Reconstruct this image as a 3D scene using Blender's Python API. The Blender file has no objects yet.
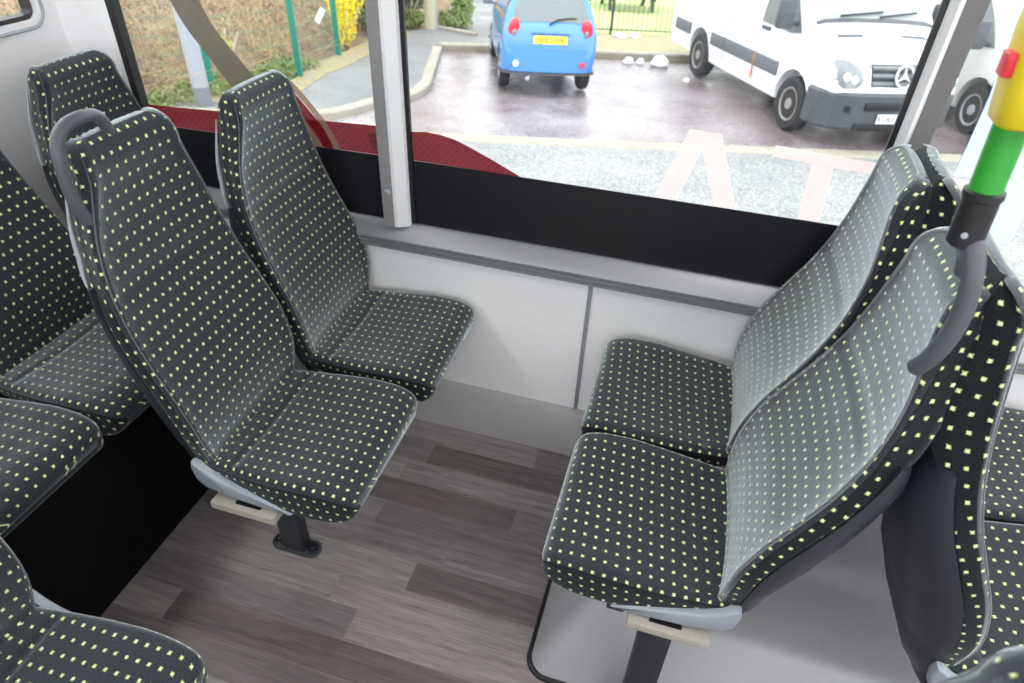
import bpy, bmesh, math, random
from mathutils import Vector, Matrix, noise

random.seed(7)
scene = bpy.context.scene
COL = scene.collection
PI = math.pi

# ------------------------------------------------------------------ materials
def _nodes(name):
    m = bpy.data.materials.new(name)
    m.use_nodes = True
    nt = m.node_tree
    b = nt.nodes['Principled BSDF']
    return m, nt, b

def N(nt, typ, **kw):
    n = nt.nodes.new(typ)
    for k, v in kw.items():
        if k.startswith('i_'):
            key = k[2:]
            n.inputs[int(key) if key.isdigit() else key].default_value = v
        else:
            setattr(n, k, v)
    return n

def math_node(nt, op, a, b=None, c=None):
    n = nt.nodes.new('ShaderNodeMath'); n.operation = op
    for i, v in enumerate((a, b, c)):
        if v is None: continue
        if isinstance(v, (int, float)): n.inputs[i].default_value = v
        else: nt.links.new(v, n.inputs[i])
    return n.outputs[0]

def mix_color(nt, fac, a, b):
    n = nt.nodes.new('ShaderNodeMix'); n.data_type = 'RGBA'
    for idx, v in ((0, fac), (6, a), (7, b)):
        if isinstance(v, (int, float)): n.inputs[idx].default_value = v
        elif isinstance(v, tuple): n.inputs[idx].default_value = (*v, 1) if len(v) == 3 else v
        else: nt.links.new(v, n.inputs[idx])
    return n.outputs[2]

def noise_tex(nt, vec, scale, detail=3, rough=.55):
    n = N(nt, 'ShaderNodeTexNoise', i_Scale=scale, i_Detail=detail, i_Roughness=rough)
    if vec is not None: nt.links.new(vec, n.inputs['Vector'])
    return n.outputs['Fac']

def ramp(nt, fac, stops):
    n = nt.nodes.new('ShaderNodeValToRGB')
    el = n.color_ramp.elements
    while len(el) < len(stops): el.new(.5)
    for e, (p, c) in zip(el, stops):
        e.position = p; e.color = (*c, 1)
    nt.links.new(fac, n.inputs[0])
    return n.outputs[0]

def objcoord(nt):
    return N(nt, 'ShaderNodeTexCoord').outputs['Object']

def simple(name, col, rough=.5, metal=0., var=.06, scale=40, bump=0., bscale=400, coat=0., spec=.5):
    m, nt, b = _nodes(name)
    oc = objcoord(nt)
    f = noise_tex(nt, oc, scale, 3)
    lo = tuple(c * (1 - var) for c in col); hi = tuple(min(1, c * (1 + var)) for c in col)
    nt.links.new(mix_color(nt, f, lo, hi), b.inputs['Base Color'])
    b.inputs['Roughness'].default_value = rough
    b.inputs['Metallic'].default_value = metal
    b.inputs['Coat Weight'].default_value = coat
    b.inputs['Specular IOR Level'].default_value = spec
    if bump:
        bn = N(nt, 'ShaderNodeBump', i_Strength=bump, i_Distance=.001)
        nt.links.new(noise_tex(nt, oc, bscale, 2), bn.inputs['Height'])
        nt.links.new(bn.outputs[0], b.inputs['Normal'])
    return m

def moquette(name='moquette', k=1., sheen=1.):
    m, nt, b = _nodes(name)
    uv = N(nt, 'ShaderNodeUVMap'); uv.uv_map = 'UVMap'
    sp = N(nt, 'ShaderNodeSeparateXYZ'); nt.links.new(uv.outputs[0], sp.inputs[0])
    pu, pv, du, dv = .0248, .0296, .0071, .0074
    n1 = noise_tex(nt, uv.outputs[0], 260, 2)
    wob = math_node(nt, 'MULTIPLY', math_node(nt, 'SUBTRACT', n1, .5), .004)
    u0 = math_node(nt, 'ADD', sp.outputs[0], 10 + .0124)
    v0 = math_node(nt, 'ADD', sp.outputs[1], 10.)
    # the weave drifts a little sideways from row to row
    row = math_node(nt, 'FLOOR', math_node(nt, 'DIVIDE', v0, pv))
    u0 = math_node(nt, 'ADD', u0, math_node(nt, 'MULTIPLY', row, .0032))
    fu = math_node(nt, 'SUBTRACT', math_node(nt, 'PINGPONG', u0, pu / 2), 0)
    fv = math_node(nt, 'PINGPONG', v0, pv / 2)
    # pingpong is 0 at the lattice line; the tuft sits at the half pitch
    du_ = math_node(nt, 'SUBTRACT', pu / 2, math_node(nt, 'ADD', fu, wob))
    dv_ = math_node(nt, 'SUBTRACT', pv / 2, math_node(nt, 'ADD', fv, wob))
    mu = math_node(nt, 'LESS_THAN', du_, du / 2)
    mv = math_node(nt, 'LESS_THAN', dv_, dv / 2)
    mask = math_node(nt, 'MULTIPLY', mu, mv)
    inner = math_node(nt, 'MULTIPLY', math_node(nt, 'LESS_THAN', du_, du * .30), math_node(nt, 'LESS_THAN', dv_, dv * .30))
    nb = ramp(nt, noise_tex(nt, uv.outputs[0], 330, 3, .7), [(.36, (0, 0, 0)), (.64, (1, 1, 1))])
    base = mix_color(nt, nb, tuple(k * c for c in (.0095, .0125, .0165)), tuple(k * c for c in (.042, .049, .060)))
    dot = mix_color(nt, inner, (.42, .49, .15), (.80, .82, .56))
    nt.links.new(mix_color(nt, mask, base, dot), b.inputs['Base Color'])
    b.inputs['Roughness'].default_value = .85
    b.inputs['Specular IOR Level'].default_value = .15
    b.inputs['Sheen Weight'].default_value = sheen
    b.inputs['Sheen Roughness'].default_value = .34
    b.inputs['Sheen Tint'].default_value = (1.30, 1.44, 1.51, 1)
    bn = N(nt, 'ShaderNodeBump', i_Strength=.35, i_Distance=.002)
    nt.links.new(math_node(nt, 'ADD', nb, math_node(nt, 'MULTIPLY', mask, .8)), bn.inputs['Height'])
    nt.links.new(bn.outputs[0], b.inputs['Normal'])
    return m

def planks():
    m, nt, b = _nodes('vinyl_planks')
    oc = objcoord(nt)
    sp = N(nt, 'ShaderNodeSeparateXYZ'); nt.links.new(oc, sp.inputs[0])
    W, LEN = .0967, .92
    yy = math_node(nt, 'ADD', sp.outputs[1], 20 - .0263)
    r = math_node(nt, 'FLOOR', math_node(nt, 'DIVIDE', yy, W))
    wn = N(nt, 'ShaderNodeTexWhiteNoise', noise_dimensions='1D'); nt.links.new(r, wn.inputs['W'])
    xx = math_node(nt, 'ADD', math_node(nt, 'ADD', sp.outputs[0], 20.), math_node(nt, 'MULTIPLY', wn.outputs[0], LEN))
    c = math_node(nt, 'FLOOR', math_node(nt, 'DIVIDE', xx, LEN))
    cb = N(nt, 'ShaderNodeCombineXYZ'); nt.links.new(r, cb.inputs[0]); nt.links.new(c, cb.inputs[1]); cb.inputs[2].default_value = 3.3
    w2 = N(nt, 'ShaderNodeTexWhiteNoise', noise_dimensions='3D'); nt.links.new(cb.outputs[0], w2.inputs['Vector'])
    tone = ramp(nt, w2.outputs[0], [(0, (.115, .092, .090)), (.2, (.165, .140, .140)), (.6, (.225, .200, .203)), (1, (.32, .287, .282))])
    gv = N(nt, 'ShaderNodeCombineXYZ')
    nt.links.new(math_node(nt, 'ADD', math_node(nt, 'MULTIPLY', sp.outputs[0], 2.6), math_node(nt, 'MULTIPLY', w2.outputs[0], 40.)), gv.inputs[0])
    nt.links.new(math_node(nt, 'MULTIPLY', sp.outputs[1], 34.), gv.inputs[1])
    nt.links.new(math_node(nt, 'MULTIPLY', w2.outputs[0], 17.), gv.inputs[2])
    g1 = noise_tex(nt, gv.outputs[0], 1.5, 7, .68)
    g2 = noise_tex(nt, gv.outputs[0], 5.5, 4, .6)
    gsum = math_node(nt, 'ADD', math_node(nt, 'MULTIPLY', g1, .65), math_node(nt, 'MULTIPLY', g2, .35))
    gr = ramp(nt, gsum, [(.30, (.36, .33, .32)), (.44, (.82, .80, .80)), (.56, (1.08, 1.06, 1.05)), (.72, (1.62, 1.58, 1.55))])
    mul = N(nt, 'ShaderNodeMix', data_type='RGBA', blend_type='MULTIPLY'); mul.inputs[0].default_value = 1
    nt.links.new(tone, mul.inputs[6]); nt.links.new(gr, mul.inputs[7])
    fy = math_node(nt, 'PINGPONG', yy, W / 2)
    fx = math_node(nt, 'PINGPONG', xx, LEN / 2)
    line = math_node(nt, 'MAXIMUM', math_node(nt, 'LESS_THAN', fy, .0009), math_node(nt, 'LESS_THAN', fx, .0010))
    nt.links.new(mix_color(nt, math_node(nt, 'MULTIPLY', line, .55), mul.outputs[2], (.26, .24, .22)), b.inputs['Base Color'])
    b.inputs['Roughness'].default_value = .46
    b.inputs['Specular IOR Level'].default_value = .45
    return m

def glass():
    m, nt, b = _nodes('window_glass')
    out = nt.nodes['Material Output']; nt.nodes.remove(b)
    tr = N(nt, 'ShaderNodeBsdfTransparent'); tr.inputs[0].default_value = (.93, .95, .95, 1)
    gl = N(nt, 'ShaderNodeBsdfGlossy'); gl.inputs['Roughness'].default_value = .02
    fr = N(nt, 'ShaderNodeFresnel'); fr.inputs[0].default_value = 1.35
    mx = N(nt, 'ShaderNodeMixShader')
    nt.links.new(fr.outputs[0], mx.inputs[0]); nt.links.new(tr.outputs[0], mx.inputs[1]); nt.links.new(gl.outputs[0], mx.inputs[2])
    nt.links.new(mx.outputs[0], out.inputs[0])
    return m

def vinyl(name, col, clear, dots=None, back=.6):
    """printed self-adhesive film: partly see-through, lit from both sides"""
    m, nt, b = _nodes(name)
    out = nt.nodes['Material Output']; nt.nodes.remove(b)
    tr = N(nt, 'ShaderNodeBsdfTransparent'); 
    df = N(nt, 'ShaderNodeBsdfDiffuse'); tl = N(nt, 'ShaderNodeBsdfTranslucent')
    oc = objcoord(nt)
    f = noise_tex(nt, oc, 60, 2)
    cc = mix_color(nt, f, tuple(c * .94 for c in col), tuple(min(1, c * 1.05) for c in col))
    if dots:
        sp = N(nt, 'ShaderNodeSeparateXYZ'); nt.links.new(oc, sp.inputs[0])
        a = math_node(nt, 'ADD', sp.outputs[0], sp.outputs[2]); d = math_node(nt, 'SUBTRACT', sp.outputs[0], sp.outputs[2])
        k = math_node(nt, 'MULTIPLY', math_node(nt, 'LESS_THAN', math_node(nt, 'PINGPONG', math_node(nt, 'ADD', a, 20.), .011), .0028),
                      math_node(nt, 'LESS_THAN', math_node(nt, 'PINGPONG', math_node(nt, 'ADD', d, 20.), .011), .0028))
        cc = mix_color(nt, k, cc, dots)
    nt.links.new(cc, df.inputs[0]); nt.links.new(cc, tl.inputs[0])
    m1 = N(nt, 'ShaderNodeMixShader'); m1.inputs[0].default_value = back
    nt.links.new(df.outputs[0], m1.inputs[1]); nt.links.new(tl.outputs[0], m1.inputs[2])
    m2 = N(nt, 'ShaderNodeMixShader'); m2.inputs[0].default_value = clear
    nt.links.new(m1.outputs[0], m2.inputs[1]); nt.links.new(tr.outputs[0], m2.inputs[2])
    nt.links.new(m2.outputs[0], out.inputs[0])
    return m

def asphalt(name, c0, c1, c2, r0, r1, scale=.8, speck=0.35, spec=.5, bump=.0022):
    m, nt, b = _nodes(name)
    oc = objcoord(nt)
    big = noise_tex(nt, oc, scale, 5, .6)
    fine = noise_tex(nt, oc, 36, 4, .8)
    col = ramp(nt, big, [(.3, c0), (.5, c1), (.7, c2)])
    sp = ramp(nt, fine, [(.3, (1 - speck,) * 3), (.5, (1, 1, 1)), (.72, (1 + speck * 1.6,) * 3)])
    gr_ = ramp(nt, noise_tex(nt, oc, 15, 3, .75), [(.34, (1 - speck * .14,) * 3), (.5, (1, 1, 1)), (.66, (1 + speck * .14,) * 3)])
    m0 = N(nt, 'ShaderNodeMix', data_type='RGBA', blend_type='MULTIPLY'); m0.inputs[0].default_value = 1
    nt.links.new(col, m0.inputs[6]); nt.links.new(gr_, m0.inputs[7]); col = m0.outputs[2]
    mul = N(nt, 'ShaderNodeMix', data_type='RGBA', blend_type='MULTIPLY'); mul.inputs[0].default_value = 1
    nt.links.new(col, mul.inputs[6]); nt.links.new(sp, mul.inputs[7])
    nt.links.new(mul.outputs[2], b.inputs['Base Color'])
    wet = noise_tex(nt, oc, scale * 1.6, 4, .6)
    b.inputs['Specular IOR Level'].default_value = spec
    mr = N(nt, 'ShaderNodeMapRange'); nt.links.new(wet, mr.inputs[0])
    mr.inputs[1].default_value = .36; mr.inputs[2].default_value = .62; mr.inputs[3].default_value = r0; mr.inputs[4].default_value = r1
    nt.links.new(mr.outputs[0], b.inputs['Roughness'])
    bn = N(nt, 'ShaderNodeBump', i_Strength=.5, i_Distance=bump)
    nt.links.new(noise_tex(nt, oc, 90, 2), bn.inputs['Height']); nt.links.new(bn.outputs[0], b.inputs['Normal'])
    return m

def patchy(name, stops, scale=3., rough=.9, detail=5):
    m, nt, b = _nodes(name)
    nt.links.new(ramp(nt, noise_tex(nt, objcoord(nt), scale, detail, .65), stops), b.inputs['Base Color'])
    b.inputs['Roughness'].default_value = rough
    return m

def leafy(name, stops, scale=1.2):
    m, nt, b = _nodes(name)
    oc = objcoord(nt)
    a = noise_tex(nt, oc, scale, 3, .6); c = noise_tex(nt, oc, scale * 14, 2, .6)
    f = math_node(nt, 'ADD', math_node(nt, 'MULTIPLY', a, .5), math_node(nt, 'MULTIPLY', c, .5))
    nt.links.new(ramp(nt, f, stops), b.inputs['Base Color'])
    b.inputs['Roughness'].default_value = .7
    b.inputs['Transmission Weight'].default_value = 0
    return m

M = {}
M['moq'] = moquette()
M['moq_shaded'] = moquette('shaded_side_moquette', .38, .22)  # same cloth darkened, less sheen: shade of sides and backs put into colour
M['piping'] = simple('dark_piping', (.055, .06, .068), .6)
M['piping'].node_tree.nodes['Principled BSDF'].inputs['Sheen Weight'].default_value = 1.
M['shell'] = simple('dark_shell_plastic', (.020, .024, .033), .42, bump=.15)
M['edge'] = simple('pale_shell_edge', (.30, .32, .35), .5)
M['trimgrey'] = simple('pale_grey_plastic', (.30, .335, .38), .42)
M['beige'] = simple('beige_metal', (.40, .37, .32), .45, var=.1)
M['steel'] = simple('dark_painted_steel', (.022, .026, .034), .4)
M['plate'] = simple('foot_plate_steel', (.05, .055, .065), .38)
M['black'] = simple('black_plastic', (.010, .010, .012), .4)
M['sleeve'] = simple('black_sleeve_plastic', (.011, .011, .013), .45)
M['plinth'] = simple('under_bench_shade', (.004, .004, .0045), .9, spec=.1)
M['handle'] = simple('grey_handle_plastic', (.075, .082, .097), .42, bump=.1, bscale=900)
M['floor'] = planks()
M['panel'] = simple('white_wall_panel', (.84, .84, .855), .5, var=.03, bump=.25, bscale=700)
M['cove'] = simple('grey_cove_panel', (.40, .39, .395), .5, var=.05)
M['housing'] = simple('moulded_grey_plastic', (.40, .40, .42), .45, var=.04)
M['alu'] = simple('brushed_aluminium', (.29, .295, .312), .42, metal=.6, var=.04)
M['alulight'] = simple('bright_aluminium', (.80, .81, .83), .35, metal=.25, var=.03)
M['pillar'] = simple('grey_pillar_cover', (.215, .21, .215), .55, var=.05, bump=.2, bscale=900)
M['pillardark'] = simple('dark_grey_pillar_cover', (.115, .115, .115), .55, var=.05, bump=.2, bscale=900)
M['pillarlight'] = simple('light_pillar_cover', (.30, .30, .31), .5, var=.04)
M['frit'] = simple('black_glass_border', (.008, .008, .011), .35, var=.1)
M['glass'] = glass()
M['red'] = vinyl('red_vinyl', (.185, .010, .020), .03, dots=(.27, .045, .055), back=.30)
M['olive'] = vinyl('grey_olive_vinyl', (.17, .150, .118), .05, back=.26)
M['beigev'] = vinyl('beige_vinyl', (.34, .22, .165), .06, back=.35)
M['redarc'] = vinyl('dark_red_vinyl', (.20, .012, .024), .04, back=.30)
M['pink'] = vinyl('pink_vinyl', (.96, .72, .70), .27, back=.92)
M['blue'] = vinyl('pale_blue_vinyl', (.74, .83, .99), .12, back=.85)
M['yellow'] = simple('yellow_plastic', (.72, .56, .02), .35)
M['redplastic'] = simple('red_plastic', (.62, .015, .03), .3)
M['green'] = simple('green_coated_tube', (.03, .30, .035), .28)
M['ceil'] = simple('ceiling_panel', (.70, .70, .70), .6, var=.02)
# outside
M['road'] = asphalt('road_chippings', (.19, .19, .192), (.22, .22, .218), (.25, .248, .245), .5, .8, scale=1.1, speck=.75)
M['lot'] = asphalt('wet_red_asphalt', (.125, .085, .085), (.19, .15, .157), (.28, .25, .26), .17, .42, scale=.75, speck=.8, spec=.9, bump=.0045)
M['path'] = asphalt('path_tarmac', (.142, .140, .140), (.17, .168, .168), (.20, .20, .198), .5, .8, scale=.9, speck=.25)
M['kerb'] = patchy('kerb_concrete', [(.3, (.27, .24, .18)), (.55, (.34, .31, .26)), (.75, (.22, .22, .13))], 5)
M['verge'] = patchy('mossy_pavement', [(.3, (.30, .27, .22)), (.45, (.28, .25, .16)), (.58, (.33, .29, .15)), (.75, (.24, .25, .14))], 4)
M['moss'] = patchy('mossy_edge', [(.34, (.19, .19, .19)), (.43, (.30, .22, .10)), (.50, (.20, .19, .17)), (.56, (.34, .26, .07)), (.63, (.22, .21, .15)), (.72, (.26, .27, .10))], 5.5)
M['lawn'] = patchy('lawn', [(.3, (.26, .34, .09)), (.5, (.36, .44, .14)), (.7, (.46, .50, .26))], 1.5)
M['earth'] = patchy('scrub_earth', [(.3, (.09, .06, .04)), (.5, (.20, .13, .08)), (.7, (.20, .20, .09))], 2.6)
M['bramble'] = leafy('bramble_leaves', [(.32, (.085, .050, .034)), (.40, (.22, .11, .065)), (.46, (.40, .19, .10)), (.52, (.34, .24, .14)), (.58, (.44, .33, .20)), (.64, (.20, .24, .085)), (.72, (.48, .42, .28))], .9)
M['straw'] = leafy('straw_stems', [(.3, (.30, .20, .10)), (.5, (.52, .40, .22)), (.7, (.42, .18, .09))], 1.5)
M['greenleaf'] = leafy('green_leaves', [(.3, (.07, .11, .03)), (.45, (.15, .22, .06)), (.58, (.26, .29, .11)), (.7, (.36, .33, .17))], 2.5)
M['darkleaf'] = leafy('dark_leaves', [(.3, (.04, .07, .035)), (.5, (.10, .14, .08)), (.7, (.22, .25, .16))], 1.5)
M['paleleaf'] = leafy('pale_leaves', [(.3, (.30, .32, .08)), (.5, (.46, .46, .14)), (.7, (.55, .54, .2))], 2.)
M['gorse'] = leafy('yellow_flowers', [(.3, (.45, .40, .04)), (.5, (.85, .70, .03)), (.7, (.95, .82, .10))], 2.)
M['orange'] = leafy('orange_leaves', [(.3, (.55, .36, .05)), (.5, (.80, .52, .10)), (.7, (.75, .62, .22))], 2.)
M['fencegreen'] = simple('green_fence_paint', (.03, .24, .17), .45)
M['galv'] = simple('pale_grey_post', (.34, .36, .40), .5)
M['galvdark'] = simple('grey_post_base', (.20, .21, .235), .55)
M['wood'] = simple('weathered_wood', (.48, .43, .30), .8, var=.2, scale=9)
M['iron'] = simple('black_railing', (.06, .065, .06), .5)
M['bluepaint'] = simple('blue_car_paint', (.060, .225, .58), .30, coat=.8, var=.02)
M['bluebump'] = simple('blue_bumper', (.075, .255, .63), .34, coat=.4, var=.02)
M['whitepaint'] = simple('white_van_paint', (.86, .86, .88), .3, coat=.5, var=.02)
M['cream'] = simple('dirty_white_paint', (.72, .71, .68), .4, coat=.2, var=.06, scale=4)
M['carglass'] = simple('car_glass', (.17, .195, .205), .06, var=.15, scale=3)
M['screen'] = simple('van_windscreen', (.30, .34, .35), .06, var=.3, scale=3)
M['greyplastic'] = simple('grey_bumper_plastic', (.060, .066, .076), .5, var=.12, scale=8)
M['strip'] = simple('grey_side_moulding', (.115, .122, .135), .5)
M['slat'] = simple('grey_grille_slat', (.16, .165, .175), .4)
M['seam'] = simple('grey_joint_strip', (.26, .265, .28), .5)
M['tyre'] = simple('tyre_rubber', (.025, .025, .027), .75, var=.2)
M['rim'] = simple('silver_wheel', (.50, .50, .51), .4, metal=.1)
M['rimtan'] = simple('steel_wheel', (.34, .31, .28), .5, metal=.3)
M['lampred'] = simple('red_lamp_lens', (.75, .03, .05), .15, coat=.6)
M['lampclear'] = simple('clear_lamp_lens', (.20, .215, .23), .2, coat=.8, var=.2, scale=12)
M['lampwhite'] = simple('white_lamp_lens', (.9, .9, .92), .15)
M['chrome'] = simple('chrome', (.8, .8, .82), .15, metal=1.)
M['plateyellow'] = simple('yellow_plate', (.88, .66, .04), .4)
M['platewhite'] = simple('white_plate', (.85, .85, .86), .4)
M['rust'] = simple('rust_streak', (.50, .20, .06), .8, var=.4, scale=20)
M['paper'] = simple('white_litter', (.85, .86, .88), .6)
def emit(name, col, s):
    m, nt, b = _nodes(name)
    b.inputs['Emission Color'].default_value = (*col, 1); b.inputs['Emission Strength'].default_value = s
    return m

# ------------------------------------------------------------------ mesh helpers
class MB:
    def __init__(s):
        s.mi = 0; s.bm = bmesh.new(); s.uv = s.bm.loops.layers.uv.new('UVMap')
    def face(s, vs, uvs=None):
        try: f = s.bm.faces.new(vs)
        except ValueError: return None
        if uvs:
            for l, c in zip(f.loops, uvs): l[s.uv].uv = c
        f.smooth = True; f.material_index = s.mi
        return f
    def v(s, p): return s.bm.verts.new(p)
    def loft(s, rings, closed=True, cap0=True, cap1=True, uvr=None, mis=None):
        """rings: list of lists of points. uvr: same layout of (u,v), with one extra entry per ring when closed"""
        V = [[s.v(p) for p in r] for r in rings]
        n = len(V[0])
        for i in range(len(V) - 1):
            for j in range(n if closed else n - 1):
                k = (j + 1) % n
                uv = None
                if mis: s.mi = mis[j]
                if uvr: 
                    a_, b_, c_, d_ = uvr[i][j], uvr[i][j + 1], uvr[i + 1][j + 1], uvr[i + 1][j]
                    for ax in (0, 1):                      # a seam: the cloth starts afresh on the far side
                        if abs(b_[ax] - a_[ax]) > .035 and mis:
                            a_ = b_ = c_ = d_ = (0., .0048)
                    uv = (a_, b_, c_, d_)
                s.face((V[i][j], V[i][k], V[i + 1][k], V[i + 1][j]), uv)
        if closed and cap0: s.face(V[0][::-1], [uvr[0][j] for j in range(n)][::-1] if uvr else None)
        if closed and cap1: s.face(V[-1], [uvr[-1][j] for j in range(n)] if uvr else None)
        return V
    def box(s, c, d, rot=None, bev=0.):
        bm2 = bmesh.new()
        bmesh.ops.create_cube(bm2, size=1)
        for v in bm2.verts: v.co = Vector((v.co.x * d[0], v.co.y * d[1], v.co.z * d[2]))
        if bev: bmesh.ops.bevel(bm2, geom=bm2.edges[:], offset=bev, segments=2, affect='EDGES', profile=.6)
        mt = Matrix.Translation(c) @ (rot.to_4x4() if rot else Matrix())
        s.merge(bm2, mt)
    def merge(s, bm2, mt=Matrix()):
        mp = {}
        for v in bm2.verts: mp[v.index if False else v] = s.v(mt @ v.co)
        for f in bm2.faces: s.face([mp[v] for v in f.verts])
        bm2.free()
    def tube(s, pts, r, seg=10, closed=False, caps=True):
        pts = [Vector(p) for p in pts]
        rs = r if isinstance(r, (list, tuple)) else [r] * len(pts)
        rings = []; nrm = None
        for i, p in enumerate(pts):
            a = pts[i - 1] if (i > 0 or closed) else p
            b = pts[(i + 1) % len(pts)] if (i < len(pts) - 1 or closed) else p
            t = (b - a).normalized()
            if nrm is None:
                up = Vector((0, 0, 1)) if abs(t.z) < .9 else Vector((1, 0, 0))
                nrm = (up - t * up.dot(t)).normalized()
            else: nrm = (nrm - t * nrm.dot(t)).normalized()
            bi = t.cross(nrm)
            rings.append([p + (nrm * math.cos(q) + bi * math.sin(q)) * rs[i] for q in [2 * PI * k / seg for k in range(seg)]])
        if closed: rings.append(rings[0]); s.loft(rings, True, False, False); bmesh.ops.remove_doubles(s.bm, verts=s.bm.verts[:], dist=1e-6)
        else: s.loft(rings, True, caps, caps)
    def cyl(s, a, b, r0, r1=None, seg=20):
        s.tube([a, b], [r0, r0 if r1 is None else r1], seg)
    def lathe(s, prof, mt=Matrix(), seg=28):
        """prof: (r, h) about local z"""
        rings = [[mt @ Vector((r * math.cos(2 * PI * k / seg), r * math.sin(2 * PI * k / seg), h)) for k in range(seg)] for r, h in prof]
        s.loft(rings, True, True, True)
    def prism(s, poly, h, mt=Matrix()):
        """poly in local xy, extruded 0..h along local z"""
        s.loft([[mt @ Vector((x, y, 0)) for x, y in poly], [mt @ Vector((x, y, h)) for x, y in poly]])
    def sheet(s, a, b):
        s.loft([a, b], False)

def crom(xs, ys, x):
    """smooth (monotone cubic) interpolation"""
    n = len(xs)
    if x <= xs[0]: return ys[0]
    if x >= xs[-1]: return ys[-1]
    i = max(k for k in range(n - 1) if xs[k] <= x)
    h = [xs[k + 1] - xs[k] for k in range(n - 1)]; d = [(ys[k + 1] - ys[k]) / h[k] for k in range(n - 1)]
    def m(k):
        if k == 0: return d[0]
        if k == n - 1: return d[-1]
        if d[k - 1] * d[k] <= 0: return 0.
        return 2 * d[k - 1] * d[k] / (d[k - 1] + d[k])
    t = (x - xs[i]) / h[i]; t2 = t * t; t3 = t2 * t
    return (2 * t3 - 3 * t2 + 1) * ys[i] + (t3 - 2 * t2 + t) * h[i] * m(i) + (-2 * t3 + 3 * t2) * ys[i + 1] + (t3 - t2) * h[i] * m(i + 1)

def smooth_path(pts, n=6):
    pts = [Vector(p) for p in pts]; out = []
    for i in range(len(pts) - 1):
        p0 = pts[max(0, i - 1)]; p1 = pts[i]; p2 = pts[i + 1]; p3 = pts[min(len(pts) - 1, i + 2)]
        for k in range(n):
            t = k / n
            out.append(.5 * ((2 * p1) + (p2 - p0) * t + (2 * p0 - 5 * p1 + 4 * p2 - p3) * t * t + (3 * p1 - p0 - 3 * p2 + p3) * t ** 3))
    out.append(pts[-1]); return out

def build(name, mb, mat, parent=None, sharp=40, mesh=None):
    if mesh is None:
        mesh = bpy.data.meshes.new(name)
        bmesh.ops.recalc_face_normals(mb.bm, faces=mb.bm.faces[:])
        mb.bm.to_mesh(mesh); mb.bm.free()
        if sharp: mesh.set_sharp_from_angle(angle=math.radians(sharp))
        for mt_ in (mat if isinstance(mat, (list, tuple)) else [mat]): mesh.materials.append(M[mt_] if isinstance(mt_, str) else mt_)
    o = bpy.data.objects.new(name, mesh); COL.objects.link(o)
    if parent: o.parent = parent
    return o

def empty(name, loc=(0, 0, 0), rot=(0, 0, 0)):
    o = bpy.data.objects.new(name, None); COL.objects.link(o)
    o.location = loc; o.rotation_euler = rot; o.empty_display_size = .1
    return o

def tag(o, label=None, cat=None, group=None, kind=None):
    if label: o['label'] = label
    if cat: o['category'] = cat
    if group: o['group'] = group
    if kind: o['kind'] = kind
    return o

def struct(name, mb, mat, label=None, cat=None, sharp=40):
    return tag(build(name, mb, mat, None, sharp), label, cat, None, 'structure')

# ------------------------------------------------------------------ camera
f_px = 669.84
Rm = Matrix(((0.9637, 0.0467 * 0 , 0), (0, 1, 0), (0, 0, 1)))
def cam_basis():
    C = Vector((512, 341.5)); VZ = Vector((472, 1217)); VX = Vector((-2640, -315))
    rc = lambda p: Vector((p.x - C.x, -(p.y - C.y), -f_px))
    dn = rc(VZ).normalized(); lx = rc(VX).normalized()
    z = -dn; x = -lx; x = (x - z * x.dot(z)).normalized(); y = z.cross(x)
    return Matrix((x, y, z))
Rm = cam_basis()
cam = bpy.data.cameras.new('camera'); cam_o = bpy.data.objects.new('camera', cam); COL.objects.link(cam_o)
cam.sensor_width = 36; cam.lens = 36 * f_px / 1024; cam.clip_start = .02; cam.clip_end = 300
cam_o.matrix_world = Matrix.Translation((0, 0, 1.8)) @ Rm.to_4x4()
cam.dof.use_dof = True; cam.dof.focus_distance = 1.45; cam.dof.aperture_fstop = 4.5
scene.camera = cam_o

# ================================================================== THE BUS SHELL
WY = 1.76          # inner face of the window side
XR = -1.95         # rear wall
XF = 5.5           # front end
YO = -.72          # opposite side
ZC = 2.22          # ceiling

m = MB(); m.box(((XR + XF) / 2, (YO + WY) / 2, -.03), (XF - XR + .2, WY - YO + .2, .06)); struct('floor', m, 'floor', 'grey brown wood-effect plank floor of the bus', 'floor')
m = MB(); m.box(((XR + XF) / 2, (YO + WY) / 2, ZC + .03), (XF - XR + .2, WY - YO + .2, .06)); struct('ceiling', m, 'ceil')
m = MB(); m.box(((XR + XF) / 2, WY + .03, .375), (XF - XR, .06, .75)); m.box(((XR - 1.800) / 2, WY + .03, 1.485), (-1.800 - XR, .06, 1.47)); m.box((-1.7745, WY - .003, 1.45), (.051, .010, 1.40))
m.box(((XR + XF) / 2, WY + .03, 2.14), (XF - XR, .06, .16)); m.box((3.9, WY + .03, 1.4), (3.2, .06, 1.4))
struct('wall_side', m, 'panel', 'white panelled side wall under the bus windows', 'wall', sharp=30)
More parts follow.
